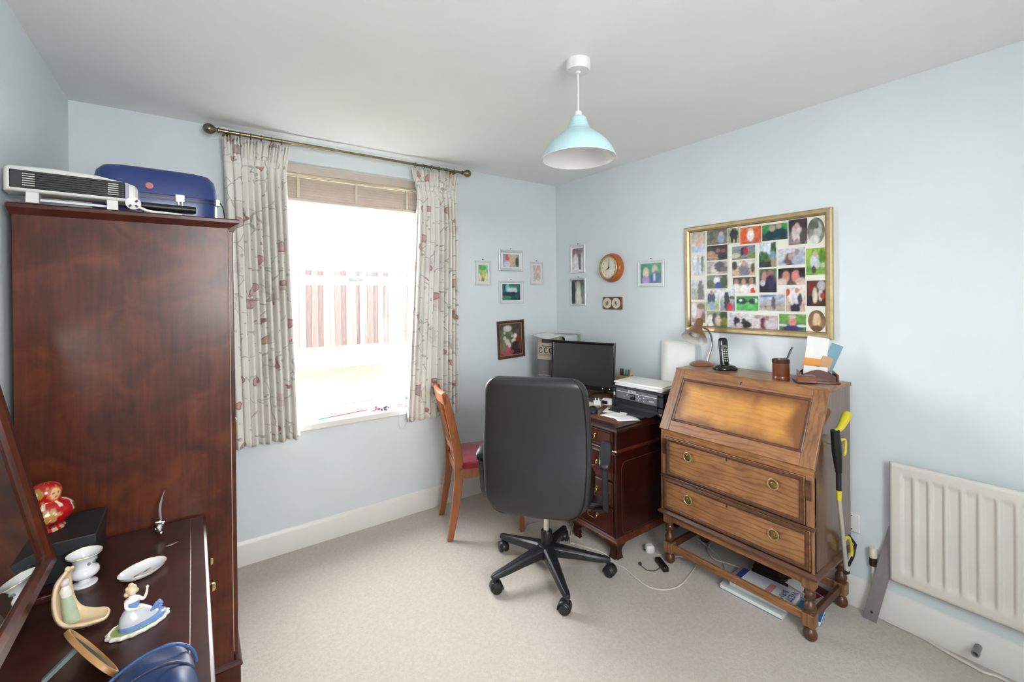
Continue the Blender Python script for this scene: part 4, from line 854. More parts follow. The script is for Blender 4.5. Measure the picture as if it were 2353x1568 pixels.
# frame members round the drawers
box('face_frame', oakx, (-HB+.001, HB-.001, -.002, .02, .698, .736), bu, .002)
box('face_rail', oakd, (-HB+.001, HB-.001, -.008, .02, .474, .489), bu, .003)
for sx in (-1, 1): box('face_stile', oakz, (min(sx*HB, sx*(HB-.032)), max(sx*HB, sx*(HB-.032)), -.002, .02, .489, .70), bu, .002)
for sx in (-1, 1): box('face_stile', oakz, (min(sx*HB, sx*(HB-.012)), max(sx*HB, sx*(HB-.012)), -.003, .02, .29, .476), bu, .002)
for sx in (-1, 1): box('loper', oakd, (min(sx*.340, sx*.362), max(sx*.340, sx*.362), -.006, .012, .60, .685), bu, .002)
def ring_pull(par, wy, wz, yf):
    x = 1.1525-wy; Mr = T(x, yf, wz) @ rot('X', 90)
    o = G().lathe([(.0185, 0), (.0185, .003), (.014, .005), (.009, .005), (.009, .010), (.005, .012), (.001, .012)], 24, Mr).build('ring_pull', brass, par)
    G().tube([(x+.022*math.sin(a), yf-.008, wz-.001+.023*math.cos(a)) for a in [2*PI*k/28 for k in range(29)]], .0030, 8).build('ring', mat('worn_brass', 'c9b98c', .32, .85), o)
for (z0, z1, wx, wz) in ((.492, .696, .338, .625), (.302, .472, .358, .402)):
    d = box('drawer', oakx, (-wx, wx, -.004, .02, z0, z1), bu, .002)
    mould(-wx+.004, wx-.004, z0+.003, z1-.003, .016, -.003, .011 if z0 > .4 else .008, Matrix.Identity(4), d)
    ring_pull(d, 1.356, wz, -.005); ring_pull(d, .937, wz, -.005)
    box('keyhole', ink, (-.003, .003, -.0052, -.004, z1-.034, z1-.020), d, 0)
G().loft([[(-HB-a, -.004-a, z), (HB+a, -.004-a, z), (HB+a, .405, z), (-HB-a, .405, z)] for a, z in ((.004, .270), (.012, .276), (.013, .284), (.007, .292), (.001, .297))]).build('base_moulding', oakd, bu, smooth=20)
for y0, y1 in ((.012, .030), (.375, .393)): box('apron', oakx, (-HB+.04, HB-.04, y0, y1, .232, .272), bu, .002)
for sx in (-1, 1): box('apron', oakz, (min(sx*(HB-.012), sx*(HB-.030)), max(sx*(HB-.012), sx*(HB-.030)), .04, .36, .232, .272), bu, .002)
lp = spline([(.017, .113, 0), (.023, .118, 0), (.017, .123, 0), (.0225, .128, 0), (.024, .140, 0), (.020, .152, 0), (.013, .163, 0), (.0125, .168, 0), (.021, .172, 0), (.014, .177, 0), (.0185, .183, 0), (.022, .196, 0), (.019, .206, 0), (.015, .211, 0), (.022, .216, 0), (.017, .221, 0)], 4)
for sx in (-1, 1):
    for y in (.028, .372):
        x = sx*(HB-.030); l = G().lathe([(p.x, p.y) for p in lp], 24, T(x, y, 0)).build('leg', oakd, bu, smooth=60)
        box('leg_block', oakz, (x-.024, x+.024, y-.024, y+.024, .221, .272), l, .003)
        box('leg_block', oakz, (x-.024, x+.024, y-.024, y+.024, .058, .113), l, .003)
        G().lathe([(.016, .058), (.014, .050), (.022, .040), (.027, .026), (.026, .012), (.020, .003), (.018, 0)], 24, T(x, y, 0)).build('bun_foot', oakd, l)
xs = HB-.054
for y in (.028, .372): box('stretcher', oakx, (-xs, xs, y-.009, y+.009, .070, .106), bu, .003)
for sx in (-1, 1): box('stretcher', oakd, (min(sx*(HB-.021), sx*(HB-.039)), max(sx*(HB-.021), sx*(HB-.039)), .052, .348, .070, .106), bu, .003)
G().tube([(HB-.001, .20, .80), (HB+.028, .20, .80), (HB+.033, .20, .812)], .0025, 8).build('hook', brass, bu)
# ---- on the bureau: desk lamp
ZB = BT
copper = mat('brown_enamel', '8a6248', .3, .25, var=.06, coat=.3)
lm = thing('desk_lamp', 'brown metal desk lamp with curved neck on the bureau', 'desk lamp', (2.435, 1.492, ZB), 0)
G().lathe([(.066, 0), (.068, .003), (.064, .008), (.045, .019), (.020, .026), (.004, .028)], 36).build('base', copper, lm)
base_pt = Vector((2.435, 1.475, ZB)); axis_r = Vector((rt.x, rt.y, 0)).normalized(); axis_f = Vector((fw.x, fw.y, 0)).normalized()
def lp_(r_, f_, z): return tuple(axis_r*r_+axis_f*f_+Vector((0, 0, z)))
G().tube(spline([lp_(.038, .0, .020), lp_(.046, 0, .06), lp_(.062, .0, .11), lp_(.062, .0, .16), lp_(.040, .0, .205), lp_(.005, -.005, .222), lp_(-.022, -.01, .226)], 7), .0062, 12).build('neck', mat('lamp_chrome', 'b5b0a8', .2, 1.), lm)
hdv = (-axis_r*.42-axis_f*.38-Vector((0, 0, .80))).normalized()
HMt = T(*lp_(-.008, -.005, .268)) @ hdv.to_track_quat('Z', 'Y').to_matrix().to_4x4()
G().lathe([(.003, -.004), (.016, -.002), (.021, .010), (.024, .050), (.031, .066), (.050, .092), (.066, .118), (.071, .130)], 40, HMt, cap=False).build('shade', copper, lm, smooth=60)
G().lathe([(.003, .004), (.019, .012), (.022, .050), (.029, .067), (.048, .093), (.064, .118), (.0702, .1305), (.072, .1305), (.071, .129)], 40, HMt, cap=False).build('shade_lining', mat('lamp_lining', 'c9c2bb', .35), lm, smooth=60)
G().lathe([(.012, .040), (.014, .060), (.026, .085), (.028, .098), (.020, .112), (.003, .119)], 24, HMt).build('bulb', mat('lamp_bulb', 'dedad6', .2), lm)
# ---- cordless phone
ph = thing('cordless_phone', 'black cordless phone upright in its charging base on the bureau', 'phone', (2.385, 1.320, ZB), -38)
gb = mat('gloss_black', '121214', .15, var=.03, coat=.4)
G().loft([superring(a, b, 2.6, 36, z, 0, 0) for a, b, z in ((.060, .050, 0), (.063, .053, .006), (.060, .050, .014), (.045, .036, .024), (.034, .022, .028))]).build('cradle', gb, ph, smooth=50)
PM = T(0, .004, .016) @ rot('X', -10)
G().loft([superring(a, b, 3, 24, z, 0, 0) for a, b, z in ((.019, .011, 0), (.0225, .0125, .01), (.0225, .0125, .07), (.0245, .0135, .11), (.0245, .013, .140), (.022, .012, .152), (.015, .008, .158))], M=PM).build('handset', gb, ph, smooth=50)
G().box(-.016, .016, -.0145, -.012, .098, .118, PM).build('screen', mat('phone_lcd', '6f7a6a', .2), ph, .001)
keym = mat('key_grey', 'b9b9b9', .35)
for r_ in range(5):
    for c in range(3): G().box(-.015+c*.011, -.0075+c*.011, -.0142, -.0122, .028+r_*.0125, .035+r_*.0125, PM).build('key', keym, ph, .0008)
for x in (-.014, .0, .014): G().box(x-.004, x+.004, -.0148, -.0128, .088, .0935, PM).build('key', keym, ph, .0008)
# ---- pen pot + pen
pc = thing('pen_pot', 'round brown leather pen pot on the bureau', 'pen pot', (2.320, 1.005, ZB))
leath = mat('brown_leather', '6e3a1e', .35, var=.15, scale=25, coat=.3)
G().lathe([(.036, 0), (.037, .002), (.037, .014), (.036, .016), (.036, .018), (.037, .020), (.0365, .088), (.037, .096), (.034, .097), (.032, .09), (.032, .006), (.001, .006)], 32).build('cup', leath, pc)
G().lathe([(.0372, .080), (.0380, .083), (.0380, .096), (.0345, .0985), (.0345, .08)], 32, cap=False).build('rim_band', mat('dark_leather_rim', '3a2014', .4), pc)
pe = thing('pen', 'single black pen standing in the leather pen pot', 'pen', (2.322, 1.0, ZB+.0075))
G().tube([(-.018, .012, 0), (.018, -.020, .105), (.026, -.026, .128)], [.0035, .0042, .0048], 10).build('barrel', gb, pe)
G().tube([(.026, -.026, .128), (.034, -.033, .150)], [.0052, .0035], 10).build('cap', gb, pe)
G().tube([(.031, -.033, .148), (.027, -.033, .122)], .0012, 6).build('clip', chrome, pe)
# ---- letter rack
lr = thing('letter_rack', 'reddish wooden letter rack with curved panels and small drawer on the bureau', 'letter rack', (2.372, .868, ZB), -58)
rw = wood('rosewood_rack', '3f1c12', '71341f', (8, 30, 30), .3, .5)
box('tray', rw, (-.095, .080, -.045, .05, 0, .012), lr, .003)
def wave(x0, x1, z0, h0, h1, k=14): return [(x0, z0), (x1, z0)]+[(x1+(x0-x1)*i/k, h0+(h1-h0)*math.sin(PI*i/k)**1.3) for i in range(k+1)]
for y, h_ in ((-.030, .062), (.004, .076), (.040, .088)): G().prism(wave(-.072, .066, .012, .036, h_), y-.003, y+.003, 'y').build('divider', rw, lr, .001)
for x in (-.074, .070): G().prism([(-.04, .012), (.046, .012), (.046, .052), (-.04, .044)], x-.003, x+.004, 'x').build('end_panel', rw, lr, .002)
d = box('drawer', wood('orange_rosewood', '6a3014', 'a35a2a', (8, 30, 30), .3, .5), (-.092, -.015, -.066, -.036, .004, .034), lr, .003)
box('leather_box', leath, (-.088, -.02, -.064, -.04, .034, .037), d, .001)
def card(name, label, cat, col, w, h, x, y, tilt, lean, rz=-58, m_=None, dz=.014):
    t = thing(name, label, cat, (2.372, .868, ZB+dz), rz)
    M_ = T(x, y, 0) @ rot('Y', tilt) @ rot('X', lean)
    G().box(-w/2, w/2, -.0008, .0008, 0, h, M_).build('sheet', m_ or mat('card_'+col, col, .7), t); return t, M_
card('note_sheet', 'tall white written note standing in the letter rack', 'note', 'ecebe8', .088, .185, -.012, .020, 8, -6, dz=.025)
card('orange_card', 'small orange card standing in the letter rack', 'card', 'e09a4a', .070, .060, -.022, .0105, 6, -4, dz=.050)
card('white_envelope', 'low white envelope in front of the orange card in the letter rack', 'envelope', 'e6e4e4', .095, .055, -.012, -.012, 4, -6, dz=.020)
card('blue_card', 'blue grey leaflet tilting out of the letter rack', 'leaflet', '7fa6b4', .048, .160, .030, .031, 22, -4, dz=.026)
card('tan_envelope', 'tan paper envelope tilted in the letter rack', 'envelope', 'cfa274', .042, .100, .018, .0165, 18, -4, dz=.022)
# ---- litter grabber hanging by the bureau
gr = thing('litter_grabber', 'black and yellow litter grabber hung on the side of the bureau', 'grabber', (2.33, .745, .22))
yel = mat('yellow_plastic', 'd9c832', .4, var=.05)
pa = [at(1945, 1312, Y=.745), at(1928, 1150, Y=.745), at(1927, 1085, Y=.745), at(1919, 990, Y=.745), at(1946, 955, Y=.740)]
G().tube([pa[0], pa[1]], .0085, 12).build('pole', mat('grey_pole', 'c9c5bc', .3, .4), gr, world=True)
G().tube([pa[1], pa[1].lerp(pa[2], .35)], [.009, .011], 12).build('yellow_collar', yel, gr, world=True)
G().tube([pa[1].lerp(pa[2], .3), pa[2]], .010, 12).build('sleeve', black_plastic, gr, world=True)
G().tube([pa[2], pa[2].lerp(pa[3], .5), pa[3]], [.013, .019, .017], 14).build('grip', black_plastic, gr, world=True)
pv = [pa[3]+Vector((.004, 0, -.005)), at(1932, 982, Y=.742), pa[4]]
G().tube(spline(pv, 6), [.008+.011*k/12 for k in range(13)], 12).ball(pa[4], .019, 12, 8).build('trigger_handle', yel, gr, world=True)
tg = [at(1930, 1012, Y=.742), at(1942, 1012, Y=.742), at(1942, 1040, Y=.742), at(1939, 1046, Y=.742)]
G().tube(spline(tg, 6), .0055, 8).build('trigger', yel, gr, world=True)
jw = [at(1940, 1240, Y=.748), at(1950, 1236, Y=.748), at(1957, 1262, Y=.748), at(1956, 1278, Y=.748)]
G().tube(spline(jw, 6), .007, 8).build('jaw', yel, gr, world=True)
G().tube([at(1951, 1232, Y=.748), at(1966, 1252, Y=.748), at(1960, 1280, Y=.748), at(1950, 1300, Y=.748)], .006, 8).build('jaw_arm', black_plastic, gr, world=True)
G().tube([pa[0]+Vector((-.012, 0, -.004)), pa[0]+Vector((.016, 0, -.012))], .009, 8).build('tip_guard', black_plastic, gr, world=True)
# ------------------------------------------------------------------ pedestal desk (faces -x)
ZD = .745
dk = thing('pedestal_desk', 'mahogany pedestal desk with brass drawer handles in the corner', 'desk', (1.90, 2.245, 0), -90)
dm = mahog('desk_mahogany', '1a0807', '2a0d09', '3c140c', 6, .3, .5, .18); dmf = mahog('desk_drawer_front', '32100a', '4c1a10', '662816', 8, .3, .6, .18)
dtm = mahog('desk_top_brown', '4a2414', '6b3a22', '83502f', 7, .35, .35, .25)
G().loft([[(-.605+a, -.037+a, z), (.605-a, -.037+a, z), (.605-a, .598, z), (-.605+a, .598, z)] for a, z in ((.012, .708), (.004, .714), (0, .720), (.002, .730), (.010, .736), (.010, ZD))]).build('desk_top', dm, dk, smooth=20)
box('writing_surface', dtm, (-.555, .555, .02, .56, ZD-.001, ZD+.0008), dk, 0)
box('frieze', dm, (-.568, .568, -.001, .588, .597, .709), dk, .002)
G().loft([[(-.568-a, -.001-a, z), (.568+a, -.001-a, z), (.568+a, .588, z), (-.568-a, .588, z)] for a, z in ((.0, .588), (.007, .591), (.008, .598), (.003, .604), (.0, .607))]).build('frieze_bead', dmf, dk, smooth=20)
def swan(par, x, z, y=-.014):
    for s in (-1, 1): G().lathe([(.010, 0), (.010, .002), (.006, .005), (.006, .010), (.003, .012)], 16, T(x+s*.032, y, z+.006) @ rot('X', 90)).build('rosette', brass, par)
    G().tube(spline([(x-.032, y-.010, z+.006), (x-.035, y-.012, z-.006), (x-.024, y-.014, z-.016), (x-.010, y-.014, z-.019), (x, y-.014, z-.017), (x+.010, y-.014, z-.019), (x+.024, y-.014, z-.016), (x+.035, y-.012, z-.006), (x+.032, y-.010, z+.006)], 5), .0026, 8).build('bail_handle', brass, par)
for x0, x1 in ((.240, .545), (-.225, .225), (-.545, -.240)):
    d = box('drawer', dmf, (x0, x1, -.014, 0, .612, .704), dk, .002); mould(x0+.004, x1-.004, .616, .700, .006, -.012, .006, Matrix.Identity(4), d, dm)
    swan(d, (x0+x1)/2, .658)
for sx in (-1, 1):
    xa, xb = sorted((sx*.235, sx*.565))
    box('pedestal', dm, (xa, xb, .0, .585, .10, .59), dk, .002)
    for xx in (xa+.006, xb-.006): box('corner_post', dm, (xx-.008, xx+.008, -.010, 0, .115, .585), dk, .004)
    for z0, z1 in ((.430, .580), (.285, .420), (.125, .275)):
        d = box('drawer', dmf, (xa+.018, xb-.018, -.012, 0, z0, z1), dk, .002); mould(xa+.022, xb-.022, z0+.004, z1-.004, .006, -.010, .006, Matrix.Identity(4), d, dm)
        swan(d, (xa+xb)/2, (z0+z1)/2, -.012)
    G().loft([[(xa-a, -.004-a, z), (xb+a, -.004-a, z), (xb+a, .585, z), (xa-a, .585, z)] for a, z in ((.012, .084), (.012, .096), (.006, .104), (.006, .108), (.0, .116))]).build('plinth_moulding', mahog('desk_worn', '3a1810', '5c2a1c', '7c4a38', 14, .4, .3), dk, smooth=20)
    br = [(0, .086), (.085, .086), (.070, .070), (.052, .060), (.046, .045), (.050, .022), (.058, .004), (.056, 0), (.012, 0), (.004, .02), (.010, .05), (.002, .075)]
    for xx, mz in ((xa-.008, 1), (xb+.008, -1)):
        for yy in (-.014, .565):
            f_ = G().prism([(xx+mz*a, b) for a, b in br], yy, yy+.022, 'y').build('bracket_foot', dm, dk, .003)
        G().prism([(-.014+a, b) for a, b in br], xx if mz < 0 else xx+.022, xx-.022 if mz < 0 else xx, 'x').build('bracket_foot', dm, dk, .003)
# inlay line on the end panel
il = [(.045, .15), (.045, .50), (.065, .53), (.52, .53), (.54, .50), (.54, .15), (.52, .125), (.065, .125), (.045, .15)]
G().tube([(.5655, a, b) for a, b in il], .0011, 6).build('inlay_line', mat('inlay_tan', '5e3e2e', .5), dk)
# ---- monitor
mo = thing('monitor', 'black flat screen computer monitor standing on the desk', 'monitor', (2.165, 2.228, ZD+.001), -72.5)
G().loft([superring(a, b, 3, 32, z, 0, .03) for a, b, z in ((.105, .075, 0), (.108, .078, .006), (.10, .07, .012), (.04, .03, .016))]).build('stand_base', gb, mo)
G().prism([(-.030, .010), (.030, .010), (.022, .12), (-.022, .12)], .030, .052, 'y').build('stand_neck', gb, mo, .003)
MT = T(0, 0, .083) @ rot('X', -5.5); mw, mhh = .245, .322
G().box(-mw+.01, mw-.01, .012, .032, .01, mhh-.01, MT).box(-.14, .14, .03, .052, .06, .24, MT).build('rear_case', black_plastic, mo, .006)
fr = profile_frame(2*mw, mhh, .019, .014); gg = G().add(fr.v, fr.f, MT @ T(0, .014, 0)); gg.build('bezel', gb, mo, .001, smooth=30)
G().box(-mw+.018, mw-.018, .0035, .012, .018, mhh-.018, MT).build('screen', mat('lcd_dark', '2b2d2e', .32, var=.08, scale=2), mo)
G().box(-mw+.002, mw-.002, .0, .014, .004, .030, MT).build('chin', gb, mo, .002)
for x in (.165, .215): G().tube([MT @ Vector((x, -.001, .018)), MT @ Vector((x, .001, .018))], .004, 12).build('button', mat('pale_button', 'e6e6e6', .3), mo)
# ---- tower, sheet, plastic box
tw = thing('computer_tower', 'beige and grey computer tower behind the monitor in the corner', 'computer tower', (2.1485, 2.549, ZD), -72.5)
beige = mat('beige_plastic', 'b5ada0', .5); tg_ = mat('tower_grey', '6e6c6c', .5)
box('chassis', mat('tower_shell', 'a39d94', .5), (-.095, .095, .012, .33, 0, .42), tw, .003)
box('fascia', beige, (-.097, .097, 0, .012, .245, .422), tw, .003); box('lower_fascia', tg_, (-.097, .070, .002, .012, 0, .244), tw, .003)
box('side_recess', mat('tower_red_brown', '5a4038', .5), (.071, .096, .004, .012, 0, .244), tw, .001)
box('fascia_line', mat('pale_line', 'c9c9c9', .4), (-.090, .062, .0012, .002, .128, .131), tw, 0)
box('disc_slot', mat('slot_dark', '3a3836', .5), (-.055, .05, -.001, 0, .372, .400), tw, .001); box('disc_slot', mat('slot_dark', '3a3836', .5), (-.05, .04, -.001, 0, .345, .350), tw, .0005)
box('drive_line', mat('slot_dark', '3a3836', .5), (-.085, .085, -.0006, 0, .284, .2865), tw, 0); box('drive_line', mat('slot_dark', '3a3836', .5), (-.085, .085, -.0006, 0, .276, .2775), tw, 0)
for x in (-.065, -.018, .029, .074):
    G().tube([(x+.015*math.cos(a), -.002, .316+.019*math.sin(a)) for a in [R(40)+R(290)*k/20 for k in range(21)]], .0032, 8).build('dial_ring', mat('dial_dark', '46423e', .5), tw)
zt_ = ZD+.430; cl, cf, cr = at(1212, 769, Z=zt_), at(1257, 780, Z=zt_), at(1308, 770, Z=zt_)
u1, u2 = (cl-cf), (cr-cf); u1 = u1.normalized()*min(.30, u1.length); u2 = u2.normalized()*min(.24, u2.length)
ps = thing('paper_sheet', 'curled white sheet of paper lying on top of the computer tower', 'paper', (2.20, 2.56, zt_-.004))
G().grid(12, 12, lambda u, v: tuple(cf+u1*u+u2*v+Vector((0, 0, .012*(abs(u-.4)**2)+.012*max(0, v-.5)**1.5)))).build('sheet', white_paper, ps, solid=.0008, smooth=180, world=True)
pv_ = thing('plastic_sleeve', 'clear pale plastic sleeve drooping over the side of the computer tower', 'plastic sleeve', (2.1485, 2.549, ZD+.4215), -72.5)
slp = spline([(-.04, 0, .001), (.06, 0, .001), (.110, 0, .004), (.135, 0, -.004), (.142, 0, -.03), (.140, 0, -.06)], 5)
G().grid(len(slp)-1, 6, lambda u, v: (slp[round(u*(len(slp)-1))].x, .01+.20*v, slp[round(u*(len(slp)-1))].z)).build('sleeve', mat('pale_green_plastic', 'b5c2be', .3), pv_, solid=.001, smooth=180)
# ---- printer
pr = thing('printer', 'black inkjet printer loaded with paper on the desk', 'printer', (2.225, 1.800, ZD+.001), -90)
pk = mat('printer_black', '232428', .4, var=.04, bmp=.08, bscale=400); pgry = mat('printer_grey_panel', '66676b', .35)
G().box(-.195, .195, .0, .275, .0, .052).build('base', pk, pr, .008)
G().box(-.195, .195, .0, .275, .054, .118).build('scanner_body', pk, pr, .006)
G().box(-.193, .193, .002, .273, .119, .142).build('scanner_lid', pk, pr, .006)
G().box(-.155, .155, -.008, .002, .062, .128).build('control_panel', pgry, pr, .003)
box('panel_line', mat('pale_silver', 'd5d5d5', .3), (-.154, .154, -.0092, -.008, .108, .112), pr, .0004)
box('output_slot', mat('slot_black', '060607', .5), (-.155, .155, -.004, .004, .030, .058), pr, .001)
G().box(-.150, .150, -.075, .01, .006, .014, rot('X', 4)).build('output_tray', pk, pr, .003)
G().box(-.13, .13, -.115, -.07, .003, .009).build('tray_extension', pk, pr, .003)
G().box(-.03, .02, -.118, -.108, .004, .013).build('tray_tab', mat('pale_tab', 'c3c3c3', .3), pr, .002)
box('display', mat('printer_display', '101114', .12), (-.045, -.005, -.0095, -.008, .070, .104), pr, .001)
for x, z in ((.012, .088), (.034, .088), (.023, .098), (.023, .078), (.062, .096), (.062, .076), (-.065, .094), (-.088, .082)): box('button', mat('pale_key', 'cfcfcf', .3), (x-.004, x+.004, -.0095, -.008, z-.003, z+.003), pr, .0005)
text_part('EPSON', .020, mat('logo_silver', 'e2e2e2', .3), pr, T(-.025, -.0085, .120) @ rot('X', 90), .0004, 'logo')
box('badge', mat('white_badge', 'e6e6e6', .4), (-.182, -.170, -.001, 0, .075, .095), pr, .0005)
box('model_badge', mat('pale_badge', 'a9a9ab', .4), (.10, .135, -.0092, -.008, .080, .088), pr, .0005)
G().prism([(.165, .02), (.185, .02), (.175, .008)], -.0015, .0, 'y').build('arrow_mark', mat('pale_badge', 'a9a9ab', .4), pr)
for i, (a, dx, dy, lab) in enumerate(((3, 0, 0, 'lowest'), (-4, .012, -.008, 'middle'), (7, -.012, .006, 'topmost'))):
    t = thing('paper_stack', lab+' sheaf of loose white paper lying on the printer', 'paper', (2.225+.135, 1.80, ZD+.1435+i*.0092), -90)
    G().box(-.175+dx, .165+dx, -.130+dy, .095+dy, 0, .009, rot('Z', a)).build('sheaf', white_paper, t, .001)
rs = thing('feed_paper', 'white paper standing upright in the rear feed of the printer', 'paper', (2.482, 1.655, ZD+.1435), -90)
G().grid(4, 10, lambda u, v: (-.155+.24*u+.012*(1-v), -.008+.024*v, .0+.285*v)).build('sheet', white_paper, rs, solid=.004, smooth=180)
# ---- pen holder on the desk
p2 = thing('desk_tidy', 'tan wooden desk tidy between the monitor and printer', 'desk tidy', (2.41, 2.045, ZD+.001), -80)
tanm = mat('tan_wood_box', 'b5946a', .5, var=.1)
for b in ((-.045, .045, -.030, -.025, 0, .172), (-.045, .045, .025, .030, 0, .172), (-.045, -.040, -.025, .025, 0, .172), (.040, .045, -.025, .025, 0, .172), (-.003, .003, -.025, .025, 0, .168)): box('panel', tanm, b, p2, .001)
box('bottom', tanm, (-.04, .04, -.025, .025, 0, .005), p2, 0)
for lab, colr, x, tl in (('black pen with thick cap nearest the monitor', '141416', -.034, 1), ('second black pen standing upright in the desk tidy', '1a181c', -.012, -1), ('green pen standing in the desk tidy', '1f7a5a', .010, 2), ('dark green pen leaning in the desk tidy', '2c5a48', .011, 5), ('tan pencil leaning furthest out of the desk tidy', 'b59a68', .008, 8)):
    lab = lab.replace('nearest the monitor', 'standing in the desk tidy').replace('leaning furthest out of', 'tilting out of')
    t = thing('pen', lab, 'pen', (2.41, 2.045, ZD+.007), -80, 'pens in the desk tidy'); M_ = T(x, {2: -.014, 5: 0, 8: .014}.get(tl, 0), 0) @ rot('Y', tl)
    G().lathe([(.003, 0), (.0045, .006), (.0045, .16)], 10, M_).build('barrel', mat('pen_'+colr, colr, .35), t)
    G().lathe([(.0062, .155), (.0062, .202), (.004, .21), (.001, .211)], 12, M_).build('cap', mat('pen_'+colr, colr, .35), t)
# ---- charger, mouse, loose papers, cables
c1 = at(1372, 936, Z=ZD)
t = thing('usb_charger', 'white square plug charger with two prongs on the desk', 'charger', (c1.x, c1.y, ZD+.001), -40)
box('body', white_plastic, (-.023, .023, -.02, .02, 0, .042), t, .005)
for x in (-.010, .011): G().prism([(x-.004, .042), (x+.004, .042), (x+.003, .058), (x-.002, .060)], -.003, .003, 'y').build('prong', white_plastic, t, .001)
c1 = at(1406, 931, Z=ZD)
t = thing('power_adapter', 'white mains adapter with black socket beside the printer', 'adapter', (c1.x-.01, c1.y+.03, ZD+.001), -70)
G().loft([superring(a, .022, 4, 24, z) for a, z in ((.032, 0), (.034, .006), (.034, .03), (.03, .036))]).build('body', white_plastic, t)
box('socket', black_plastic, (-.026, .010, -.030, -.020, .006, .028), t, .003)
G().tube(spline([(-.03, .01, .02), (-.05, .03, .010), (.0, .09, .004), (-.05, .12, .004), (-.085, .08, .004), (-.05, .055, .004), (-.02, .045, .006), (.015, .04, .004)], 8), .003, 8).build('cord', white_plastic, t)
c1 = at(1362, 948, Z=ZD)
t = thing('computer_mouse', 'black computer mouse at the edge of the desk', 'mouse', (c1.x, c1.y, ZD+.001), -50)
G().loft([superring(a, b, 2.4, 28, z, 0, dy) for a, b, z, dy in ((.028, .050, 0, 0), (.031, .053, .006, 0), (.030, .050, .018, .002), (.024, .040, .028, .006), (.013, .022, .034, .010), (.002, .004, .036, .012))]).build('shell', black_plastic, t, smooth=60)
box('wheel', mat('grey_wheel', '56565a', .4), (-.003, .003, -.034, -.018, .022, .031), t, .002)
for i, (px, py, w, h, a, lab) in enumerate(((1408, 944, .13, .10, 28, 'small white paper slip lying nearest the charger'), (1415, 954, .16, .11, 5, 'middle white paper sheet on the desk'), (1438, 963, .13, .11, -30, 'white paper sheet at the corner of the desk'))):
    lab = lab.replace('lying nearest', 'lying beside'); p = at(px, py, Z=ZD)
    t = thing('paper_sheet', lab, 'paper', (p.x, p.y, ZD+.0012+i*.0012), a, 'loose papers on the desk')
    G().grid(4, 4, lambda u, v: ((u-.5)*w, (v-.5)*h, .0006)).build('sheet', white_paper, t, solid=.0008)
cb_ = spline([at(x, y, Z=ZD+.006) for x, y in ((1352, 912), (1362, 905), (1380, 903), (1397, 900), (1410, 904), (1404, 909))], 6)
tag(G().tube(cb_, .004, 8).build('black_cable', black_plastic), 'tangled black cable lying under the monitor', 'cable')
kb = thing('keyboard', 'grey computer keyboard pushed under the monitor', 'keyboard', (2.045, 2.20, ZD+.001), -72.5)
box('case', mat('keyboard_grey', '8f8d86', .5), (-.21, .21, -.065, .065, 0, .016), kb, .004)
for r_ in range(5): box('key_row', mat('key_pale', 'c9c6bc', .5), (-.20, .20, -.055+r_*.022, -.037+r_*.022, .016, .021), kb, .002)
# ------------------------------------------------------------------ office chair
oc = thing('office_chair', 'black leather swivel office chair seen from behind', 'office chair', (1.515, 1.825, 0), 130)
lth = mat('black_leather', '2c2c2e', .42, var=.12, scale=5, bmp=.12, bscale=350, coat=.08)
cp = mat('charcoal_plastic', '232427', .36, var=.05, bmp=.04, bscale=500)
for k in range(5):
    a = R(31+72*k-130); dx, dy = math.cos(a), math.sin(a)
    def pt(r_, w, z): return (dx*r_-dy*w, dy*r_+dx*w, z)
    g = G(); sec = []
    for r_, hw_, zt, zb in ((.02, .034, .152, .095), (.06, .033, .150, .098), (.16, .026, .130, .088), (.26, .021, .108, .075), (.315, .018, .098, .072), (.332, .012, .092, .074)):
        sec.append([pt(r_, -hw_, zb), pt(r_, hw_, zb), pt(r_, hw_*.95, zt-.012), pt(r_, hw_*.55, zt), pt(r_, -hw_*.55, zt), pt(r_, -hw_*.95, zt-.012)])
    leg = g.loft(sec).build('base_leg', cp, oc, .003, smooth=35)
    cx_, cy_ = dx*.318, dy*.318; ra = random.uniform(0, 360)
    cs = G().tube([(cx_, cy_, .085), (cx_, cy_, .045)], .008, 10).build('castor_stem', cp, leg)
    CM = T(cx_, cy_, .0) @ rot('Z', ra)
    for s in (-1, 1): G().lathe([(.006, 0), (.024, .001), (.027, .005), (.027, .016), (.022, .021), (.006, .022)], 22, CM @ T(s*.004-.004*0, -.012, .027) @ rot('Y', 90*s)).build('castor_wheel', cp, leg)
    hood = [[(x, -.012+.030*math.cos(t), .027+.030*math.sin(t)) for t in [R(-10)+R(200)*i/12 for i in range(13)]] for x in (-.024, .024)]
    G().loft([hood[0], hood[1]], cap=False, closed=False, M=CM).build('castor_hood', cp, leg, solid=.004)
G().lathe([(.045, .085), (.047, .10), (.046, .150), (.034, .160), (.001, .160)], 28).build('hub', cp, oc)
G().lathe([(.028, .155), (.030, .16), (.030, .222), (.027, .226), (.001, .226)], 24).build('gas_lift_sleeve', black_plastic, oc)
G().lathe([(.0165, .22), (.0165, .385)], 20).build('gas_lift', mat('lift_chrome', 'd2cdc2', .18, .9), oc)
G().box(-.09, .09, -.11, .10, .375, .42).build('mechanism', black_plastic, oc, .01)
G().tube([(-.09, .02, .395), (-.25, .05, .385)], .005, 8).lathe([(.004, 0), (.012, .01), (.012, .05), (.004, .055)], 12, T(-.25, .05, .385) @ rot('Y', -90)).build('lever', black_plastic, oc)
rows = []
for z, a, b in ((.415, .20, .20), (.425, .235, .235), (.45, .25, .25), (.49, .252, .252), (.515, .24, .24), (.53, .20, .20), (.533, .1, .1)): rows.append(superring(a, b, 4.5, 48, z, 0, -.01))
G().loft(rows).build('seat', lth, oc, smooth=70)
